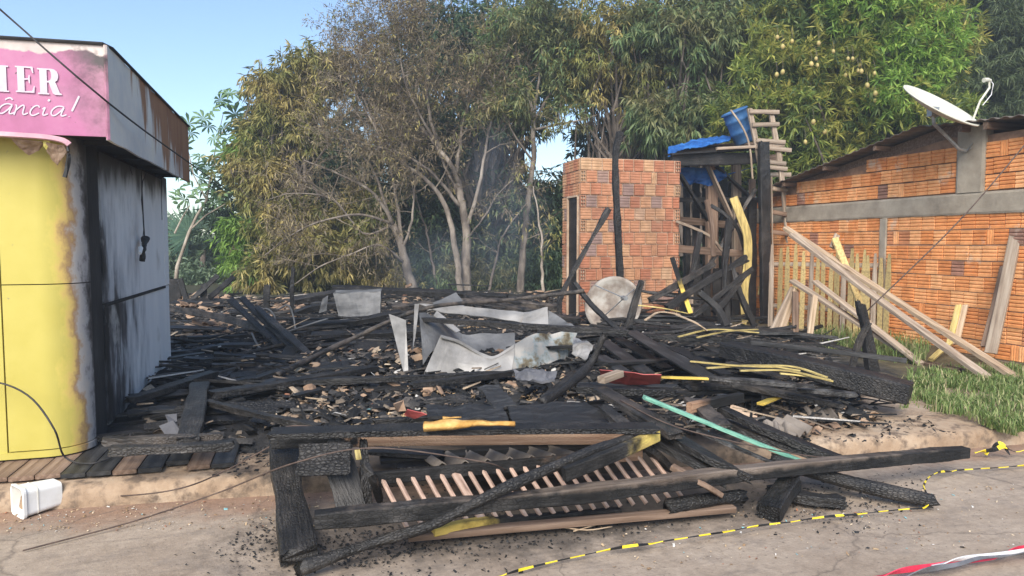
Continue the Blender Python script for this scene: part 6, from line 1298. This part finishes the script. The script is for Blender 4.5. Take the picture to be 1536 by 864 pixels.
shards(18, quad(G(1090, 655, .2), G(1330, 632, .2), G(1300, 605, .2), G(1080, 620, .2)), (.0, .04), 'small tile shard on the sandy kerb top', 'tile shards on the sandy kerb top', (.35, .7))
# ------------------------------------------------------------------ rubble, crumbs, litter, grain (nobody could count them)
def chunks(name, mat, xyz, smin, smax, seed, flat=.5):
    g = np.random.default_rng(seed); n = len(xyz); s = (smin + (smax - smin) * g.random((n, 1)) ** 2.2)
    u8 = np.array([(-1, -1, 0), (1, -1, 0), (1, 1, 0), (-1, 1, 0), (-.6, -.5, 1), (.7, -.6, 1), (.5, .7, 1), (-.7, .5, 1)], float)
    V = u8[None] * (1 + g.uniform(-.35, .35, (n, 8, 3))) * s[:, :, None] * np.stack([g.uniform(.5, 1.6, n), g.uniform(.4, 1, n), g.uniform(.3, 1, n) * flat], 1)[:, None]
    a = g.uniform(0, 6.28, n); c, sn = np.cos(a), np.sin(a); tl = g.normal(0, .35, (n, 2))
    V[..., 2] += V[..., 0] * tl[:, :1] + V[..., 1] * tl[:, 1:]
    X = V[..., 0] * c[:, None] - V[..., 1] * sn[:, None]; Y = V[..., 0] * sn[:, None] + V[..., 1] * c[:, None]
    V = np.stack([X, Y, V[..., 2]], -1) + xyz[:, None]
    q = [(0, 1, 5), (0, 5, 4), (1, 2, 6), (1, 6, 5), (2, 3, 7), (2, 7, 6), (3, 0, 4), (3, 4, 7), (4, 5, 6), (4, 6, 7)]
    Fc = (np.arange(n)[:, None, None] * 8 + np.array(q)[None]).reshape(-1, 3)
    V = V.reshape(-1, 3); ctr = V.mean(0); ctr[2] = V[:, 2].min()
    return tag(npmesh(name, V, Fc, mat, None, Matrix.Translation(Vector([float(k) for k in ctr]))), kind='stuff')
def fill(n, regs, lift=(0, .02), ground=True, seed=1):
    rg.seed(seed); o = []
    for _ in range(n): x, y = rg.choice(regs)(); o.append((x, y, (hz(x, y) if ground else .002) + rg.uniform(*lift)))
    return np.array(o)
whole = quad(G(190, 668, .2), G(1290, 628, .2), G(1180, 480, .2), G(262, 455, .2)); front = quad(G(400, 650, .2), G(1000, 640, .2), G(880, 540, .2), G(440, 550, .2)); leftf = quad(G(262, 540, .2), G(450, 545, .2), G(480, 460, .2), G(262, 450, .2))
backf = quad(G(450, 500, .2), G(900, 500, .2), G(860, 445, .2), G(430, 450, .2)); rightf = quad(G(900, 660, .2), G(1330, 622, .2), G(1180, 500, .2), G(880, 500, .2))
chunks('charred_rubble', 'rubble', fill(26000, [whole, front, front, leftf, backf, rightf], (-.01, .05), seed=1), .006, .06, 1)
chunks('tan_litter', 'litter', fill(1500, [front, front, leftf, rightf, backf], (.0, .06), seed=2), .004, .04, 2, .3)
def blob(cx, cy, r, z=.3): p = G(cx, cy, z); return lambda: (p.x + rg.gauss(0, r), p.y + rg.gauss(0, r * 1.3))
chunks('spilled_grain', 'grain', fill(2600, [blob(590, 614, .11), blob(566, 620, .1), blob(830, 580, .16), blob(800, 590, .14), blob(870, 576, .12), blob(700, 580, .15), blob(650, 575, .15), blob(500, 556, .16), blob(700, 490, .2)], (.0, .035), seed=3), .006, .014, 3, .9)
rd = lambda a, b, c, d: quad(G(*a, 0), G(*b, 0), G(*c, 0), G(*d, 0))
chunks('char_crumbs', 'crumb', fill(4600, [rd((480, 850), (1000, 800), (1110, 760), (470, 800)), rd((470, 840), (900, 812), (1000, 770), (560, 790)), rd((1080, 785), (1400, 760), (1380, 700), (1120, 740)), blob(400, 815, .12, 0), blob(560, 822, .25, 0), blob(720, 806, .25, 0), blob(1230, 760, .2, 0), rd((560, 790), (1080, 750), (960, 700), (560, 725)), rd((470, 850), (560, 850), (700, 800), (470, 800))], (-.002, .004), False, 4), .0012, .0085, 4, .5)
chunks('pavement_crumbs', 'crumb', fill(1300, [quad(G(1100, 668, .13), G(1440, 655, .13), G(1380, 628, .13), G(1100, 640, .13)), quad(G(320, 715, .13), G(560, 700, .13), G(480, 660, .13), G(330, 680, .13)), quad(G(330, 700, .13), G(420, 690, .13), G(420, 640, .13), G(330, 650, .13))], (-.03, .0), True, 5), .002, .018, 5, .4)
chunks('road_grit', 'litter', fill(900, [rd((0, 800), (500, 790), (500, 745), (0, 765)), rd((900, 860), (1530, 820), (1530, 720), (900, 780))], (-.002, .001), False, 6), .002, .008, 6, .6)
# splinters lying over the heaps
g = np.random.default_rng(9); pts = fill(3600, [leftf, backf, rightf, rightf, whole], (.03, .1), seed=9); m = []
chunk_v = []; n = len(pts); a = np.where(g.random(n) < .7, g.normal(0, .5, n), g.uniform(0, 3.14, n)); L = (.05 + .5 * g.random(n) ** 2)[:, None]; d = np.stack([np.cos(a), np.sin(a), g.normal(0, .15, n)], 1); s = np.cross(d, (0, 0, 1.)); w = g.uniform(.003, .014, n)[:, None]
V = np.stack([pts - s * w, pts + s * w, pts + d * L + s * w * .5, pts + d * L - s * w * .5, pts + np.array((0, 0, .015)), pts + d * L + np.array((0, 0, .01))], 1).reshape(-1, 3)
Fc = (np.arange(n)[:, None, None] * 6 + np.array([(0, 3, 5), (0, 5, 4), (1, 4, 5), (1, 5, 2), (0, 4, 1), (2, 5, 3)])[None]).reshape(-1, 3)
tag(npmesh('charred_splinters', V, Fc, 'splinter'), kind='stuff')
# ------------------------------------------------------------------ grass
def blades(name, regs, n, h, seed, mat='grass', zf=None):
    g = np.random.default_rng(seed); rg.seed(seed); P = []
    while len(P) < n:
        x, y = rg.choice(regs)()
        if noise.noise(Vector((x * 2.2, y * 2.2, 7))) + .35 * noise.noise(Vector((x * 6, y * 6, 2))) - max(0, (5.35 - x) * 1.1) - max(0, (4.95 - y) * 1.5) > -.25 or (rg.random() < .25 and x > 5.2): P.append((x, y, hz(x, y) - .02))
    P = np.array(P); a = g.uniform(0, 6.28, n); l = h * g.uniform(.4, 1.3, (n, 1)); ln = g.uniform(.15, .9, (n, 1)); dx = np.stack([np.cos(a), np.sin(a), 0 * a], 1); s = np.stack([-np.sin(a), np.cos(a), 0 * a], 1) * g.uniform(.003, .007, (n, 1))
    up = np.array((0, 0, 1.)); mid = P + up * l * .6 + dx * l * ln * .3; tip = P + up * l * (1 - .3 * ln) + dx * l * ln
    V = np.stack([P - s, P + s, mid + s * .8, mid - s * .8, tip], 1).reshape(-1, 3)
    Fc = (np.arange(n)[:, None, None] * 5 + np.array([(0, 1, 2), (0, 2, 3), (3, 2, 4)])[None]).reshape(-1, 3)
    return tag(npmesh(name, V, Fc, mat), kind='stuff')
blades('grass', [quad(G(1350, 640, .15), G(1620, 640, .15), G(1560, 560, .15), G(1350, 578, .15)), quad(G(1362, 600, .15), G(1600, 600, .15), G(1600, 545, .15), G(1362, 562, .15)), quad(G(1400, 640, .15), G(1700, 640, .15), G(1640, 600, .15), G(1390, 600, .15))], 10500, .11, 3)
blades('fence_grass', [quad(G(1215, 530, .15), G(1380, 555, .15), G(1400, 520, .15), G(1215, 500, .15))], 1600, .22, 4)
blades('kerb_weeds', [quad(G(1400, 655, .12), G(1536, 650, .12), G(1536, 640, .12), G(1400, 640, .12)), blob(1505, 664, .05, .08)], 500, .10, 5)
# ------------------------------------------------------------------ wires, tape, tub, hanging lamp
def wire(name, pts, r, mat, label, cat='wire', n=6, step=.05): return tag(MB().tube(smooth_path(pts, step), r * .75, n).build(name, mat, smooth=True), label, cat)
wire('overhead_cable', [PD(-40, -20, 4.0), PD(0, 14, 4.2), PD(161, 153, 4.45), PD(278, 240, 6.6), PD(350, 290, 13), PD(420, 330, 18)], .008, 'wire', 'black overhead cable slanting across the pink sign to the trees', 'cable', step=.2)
wire('overhead_cable', [PD(262, 238, 9.0), PD(300, 268, 12), PD(340, 296, 16)], .008, 'wire', 'thin cable leaving the kiosk canopy towards the trees', 'cable', step=.2)
wire('guy_wire', [PD(1560, 190, 7.2), PD(1440, 330, 7.3), PD(1300, 467, 7.5)], .009, 'rustwire', 'dark guy wire running across the brick wall to the burnt post stub', 'wire', step=.2)
wire('loose_cable', [PY(-40, 570, 5.2), PY(10, 577, 5.15), PY(50, 600, 5.1), PY(82, 645, 5.0), G(98, 686, .2), G(140, 695, .19), G(185, 675, .2), G(196, 650, .28)], .008, 'wire', 'loose black cable looping across the yellow front onto the deck', 'cable')
wire('loose_cable', [G(40, 742, .02), G(150, 745, .02), G(260, 735, .15), G(340, 705, .17), G(440, 650, .4)], .006, 'rustwire', 'dark wire lying along the gutter towards the cracked post', 'wire')
wire('long_wire', [G(34, 826, .012), G(200, 782, .03), G(330, 738, .12), G(440, 695, .40), G(560, 672, .5), G(720, 692, .42), G(760, 705, .3)], .006, 'rustwire', 'long rusty wire running from the road across the cracked post', 'wire')
wire('long_wire', [G(930, 600, .55), G(1000, 635, .5), G(1090, 660, .45), G(1200, 682, .3), G(1290, 690, .16)], .006, 'rustwire', 'thin wire sagging over the mint green plank', 'wire')
wire('bent_wire', [G(405, 655, .42), G(430, 640, .5), G(470, 640, .5), G(500, 648, .46)], .005, 'rustwire', 'small arched wire on top of the cracked post', 'wire')
hl = thing('burnt_lamp', 'melted lamp dangling on a cord from the kiosk canopy', 'lamp', PX(214, 392, KX + .1))
HXp = KX + .06
MB().tube([PX(x, y, HXp) for x, y in ((212, 256), (213, 290), (215, 330), (217, 360))], .006, 5).build('cord', 'wire', hl)
MB().tube([PX(x, y, HXp) for x, y in ((219, 260), (214, 272), (212, 300), (216, 340), (214, 358))], .004, 5).build('cord', 'wire', hl)
me, M = sweep_mesh('melted_body', [PX(218, 358, HXp), PX(216, 372, HXp + .02), PX(213, 392, HXp)], .105, .09, 'char', seg=.012, amp=.02, cell=22, ring=14, rnd=True, taper=(1.1, .35)); put(bpy.data.objects.new('melted_body', me), hl, M)
MB().tube([PX(211, 372, HXp + .02), PX(210, 380, HXp + .03)], [.02, .014], 7).build('lamp_socket', 'tub', hl)
for p, lb in (([(193, 240), (196, 256), (199, 262)], 'short burnt cord stub under the canopy left of the melted lamp'), ([(243, 250), (242, 290), (243, 330)], 'thin cord hanging down the rear corner of the kiosk')): wire('hanging_cord', [PX(x, y, KX + .05) for x, y in p], .004, 'wire', lb, 'cord')
def hazard(pts, w, twist, label, mats=('tapeY', 'tapeK'), seg=.085, th=.0022, name='hazard_tape', folds=1., cat='tape'):
    """a twisted plastic ribbon; the bands alternate along it"""
    P = smooth_path(pts, .018); m = MB(); acc = 0; prev = None; rr = random.Random(len(pts) * 7)
    for i, p in enumerate(P):
        d = (P[min(i + 1, len(P) - 1)] - P[max(i - 1, 0)]).normalized(); s = d.cross(_z).normalized(); u = s.cross(d)
        if i: acc += (p - P[i - 1]).length
        a = twist * acc + .5 * math.sin(acc * 7); ww = w * (.75 + .35 * math.sin(acc * 9 + 1) * folds); ax_ = s * math.cos(a) + u * math.sin(a); nn = s * -math.sin(a) + u * math.cos(a)
        b = len(m.v); c = p + _z * (abs(math.sin(a)) * ww * .5)
        m.v += [c - ax_ * ww * .5 + nn * th, c + ax_ * ww * .5 + nn * th, c + ax_ * ww * .5 - nn * th, c - ax_ * ww * .5 - nn * th]
        if prev is not None:
            for k in range(4): m.f.append((prev + k, prev + (k + 1) % 4, b + (k + 1) % 4, b + k)); m.m.append(int(acc / seg) % len(mats) if (k, 1) else 0)
        prev = b
    return tag(m.build(name, list(mats)), label, cat)
hazard([G(740, 868, .02), G(860, 836, .02), G(1000, 812, .03), G(1200, 781, .03), G(1340, 766, .02), G(1388, 761, .03), G(1390, 745, .08), G(1386, 728, .1), G(1400, 712, .08), G(1440, 706, .03), G(1545, 699, .02), G(1800, 690, .02)], .013, 7., 'yellow and black hazard tape lying along the road and looped round the pole tip', seg=.075)
hazard([G(1462, 679, .03), G(1490, 678, .05), G(1505, 672, .08), G(1525, 678, .04), G(1545, 674, .06), G(1560, 676, .05)], .032, 9., 'crumpled end of hazard tape bunched against the kerb', seg=.08)
hazard([G(1478, 682, .02), G(1500, 668, .09), G(1515, 682, .03)], .03, 12., 'small hazard tape knot beside the bunched end', seg=.06)
for i, (mt_, ph, dy) in enumerate((('tapeR', 0, 0), ('tapeW', .022, 4), ('tapeG', .045, 8))):
    pass
hazard([G(1310, 868, .02), G(1400, 852, .03), G(1470, 840, .03), G(1560, 822, .03), G(1700, 806, .03), G(1900, 790, .02)], .038, 5., 'thick twisted red tape in the near corner of the road', ('tapeR',), folds=.4)
hazard([G(1400, 850, .045), G(1450, 840, .05), G(1560, 826, .05), G(1700, 808, .05), G(1900, 788, .04)], .03, 4., 'pale tape wound over the thick red tape', ('tapeW',), folds=.4)
hazard([G(1350, 866, .03), G(1430, 850, .05), G(1480, 836, .055), G(1560, 830, .05), G(1700, 804, .05), G(1900, 786, .04)], .03, 6., 'dark grey tape wound with the red tape', ('tapeG',), folds=.4)
tb0 = thing('plastic_tub', 'white square plastic tub lying on its side at the left road edge', 'tub', G(42, 768, .0))
c = G(44, 748, .085); o_ = Vector((-.42, -.9, .05)).normalized(); o_ = (CAM - c); o_.z = 0; o_ = (o_.normalized() * .55 + Vector((-.85, 0, .0))).normalized(); sx_ = o_.cross(_z).normalized(); TMx = Matrix((sx_, _z.copy(), o_)).transposed().to_4x4(); TMx.translation = c
def rsq(a, r, z, n=5):
    q = []
    for (cx, cy, a0) in ((1, 1, 0), (-1, 1, 1), (-1, -1, 2), (1, -1, 3)):
        for i in range(n): t = math.pi / 2 * (a0 + i / (n - 1)); q.append(TMx @ Vector((cx * (a - r) + r * math.cos(t), cy * (a - r) + r * math.sin(t), z)))
    return q
def loft(rings, mat, name, caps=(True, False)):
    m = MB(); k = len(rings[0])
    for r_ in rings: m.v += r_
    m.f = [(i * k + j, i * k + (j + 1) % k, (i + 1) * k + (j + 1) % k, (i + 1) * k + j) for i in range(len(rings) - 1) for j in range(k)]
    if caps[0]: m.f.append(tuple(range(k))[::-1])
    if caps[1]: m.f.append(tuple(range((len(rings) - 1) * k, len(rings) * k)))
    m.m = [0] * len(m.f); return m.build(name, mat, tb0)
loft([rsq(.072, .025, -.15), rsq(.085, .028, .06)], 'tub', 'body')
loft([rsq(.092, .03, .045), rsq(.094, .03, .062), rsq(.088, .03, .066), rsq(.084, .028, .06), rsq(.07, .024, -.14)], 'tub', 'rim', (False, False))
loft([rsq(.083, .028, -.02), rsq(.083, .028, -.015)], 'tub_in', 'inner_base', (True, True))
for p, lb in (([(835, 790, .02), (880, 795, .03), (918, 790, .02)], 'dry yellowish twig on the road under the railing'), ([(860, 797, .02), (895, 787, .03)], 'short dry straw beside the yellowish twig')): o = wire('dry_twig', [G(*q) for q in p], .005, 'tanwood', lb, 'twig')

# ------------------------------------------------------------------ smoke still drifting from the ruin, and the thin air it leaves
def volume(name, dens, col, aniso=.2, ncfg=None):
    m = bpy.data.materials.new(name); m.use_nodes = True; t = m.node_tree; t.nodes.remove(t.nodes['Principled BSDF'])
    v = nd(t, 'VolumePrincipled', {'Color': rgb(col), 'Density': dens, 'Anisotropy': aniso}); t.links.new(v.outputs[0], t.nodes['Material Output'].inputs['Volume'])
    if ncfg:
        tc = nd(t, 'TexCoord'); n = nz(t, nd(t, 'Mapping', {'Vector': tc.outputs['Object'], 'Scale': (1, 1, .55)}).outputs[0], ncfg, 3, .6, .6)
        k = ramp(t, n, [(.36, (0, 0, 0)), (.75, (1, 1, 1))]); r = nd(t, 'VectorMath', {0: tc.outputs['Object']}, operation='LENGTH').outputs['Value']
        e = nd(t, 'MapRange', {'Value': r, 'From Min': 1., 'From Max': .25}, interpolation_type='SMOOTHSTEP').outputs[0]
        t.links.new(mth(t, 'MULTIPLY', mth(t, 'MULTIPLY', k, e), dens), v.inputs['Density'])
    return m
MT['smoke'] = volume('blue_smoke', .34, (.62, .74, .9), .1, 2.2)
sm = MB().lathe([(.001, -1), (.38, -.925), (.7, -.71), (.92, -.38), (1, 0), (.92, .38), (.7, .71), (.38, .925), (.001, 1)], 16)
me = sm.mesh('smoke', 'smoke')
for c, r in ((PD(765, 350, 16.6), (1.25, .9, 1.9)), (PD(655, 400, 16.9), (1.9, .9, 1.3)), (PD(735, 255, 17.2), (.9, .8, 1.5))):
    tag(put(bpy.data.objects.new('smoke', me), None, Matrix.Translation(c) @ Matrix.Rotation(-YAW, 4, 'Z') @ Matrix.Diagonal((*r, 1))), kind='stuff')
MT['haze'] = volume('thin_smoky_air', .0034, (.78, .85, .93), .2)
MB().box((2, 14, 5.), (90, 60, 13)).build('haze', 'haze')['kind'] = 'stuff'
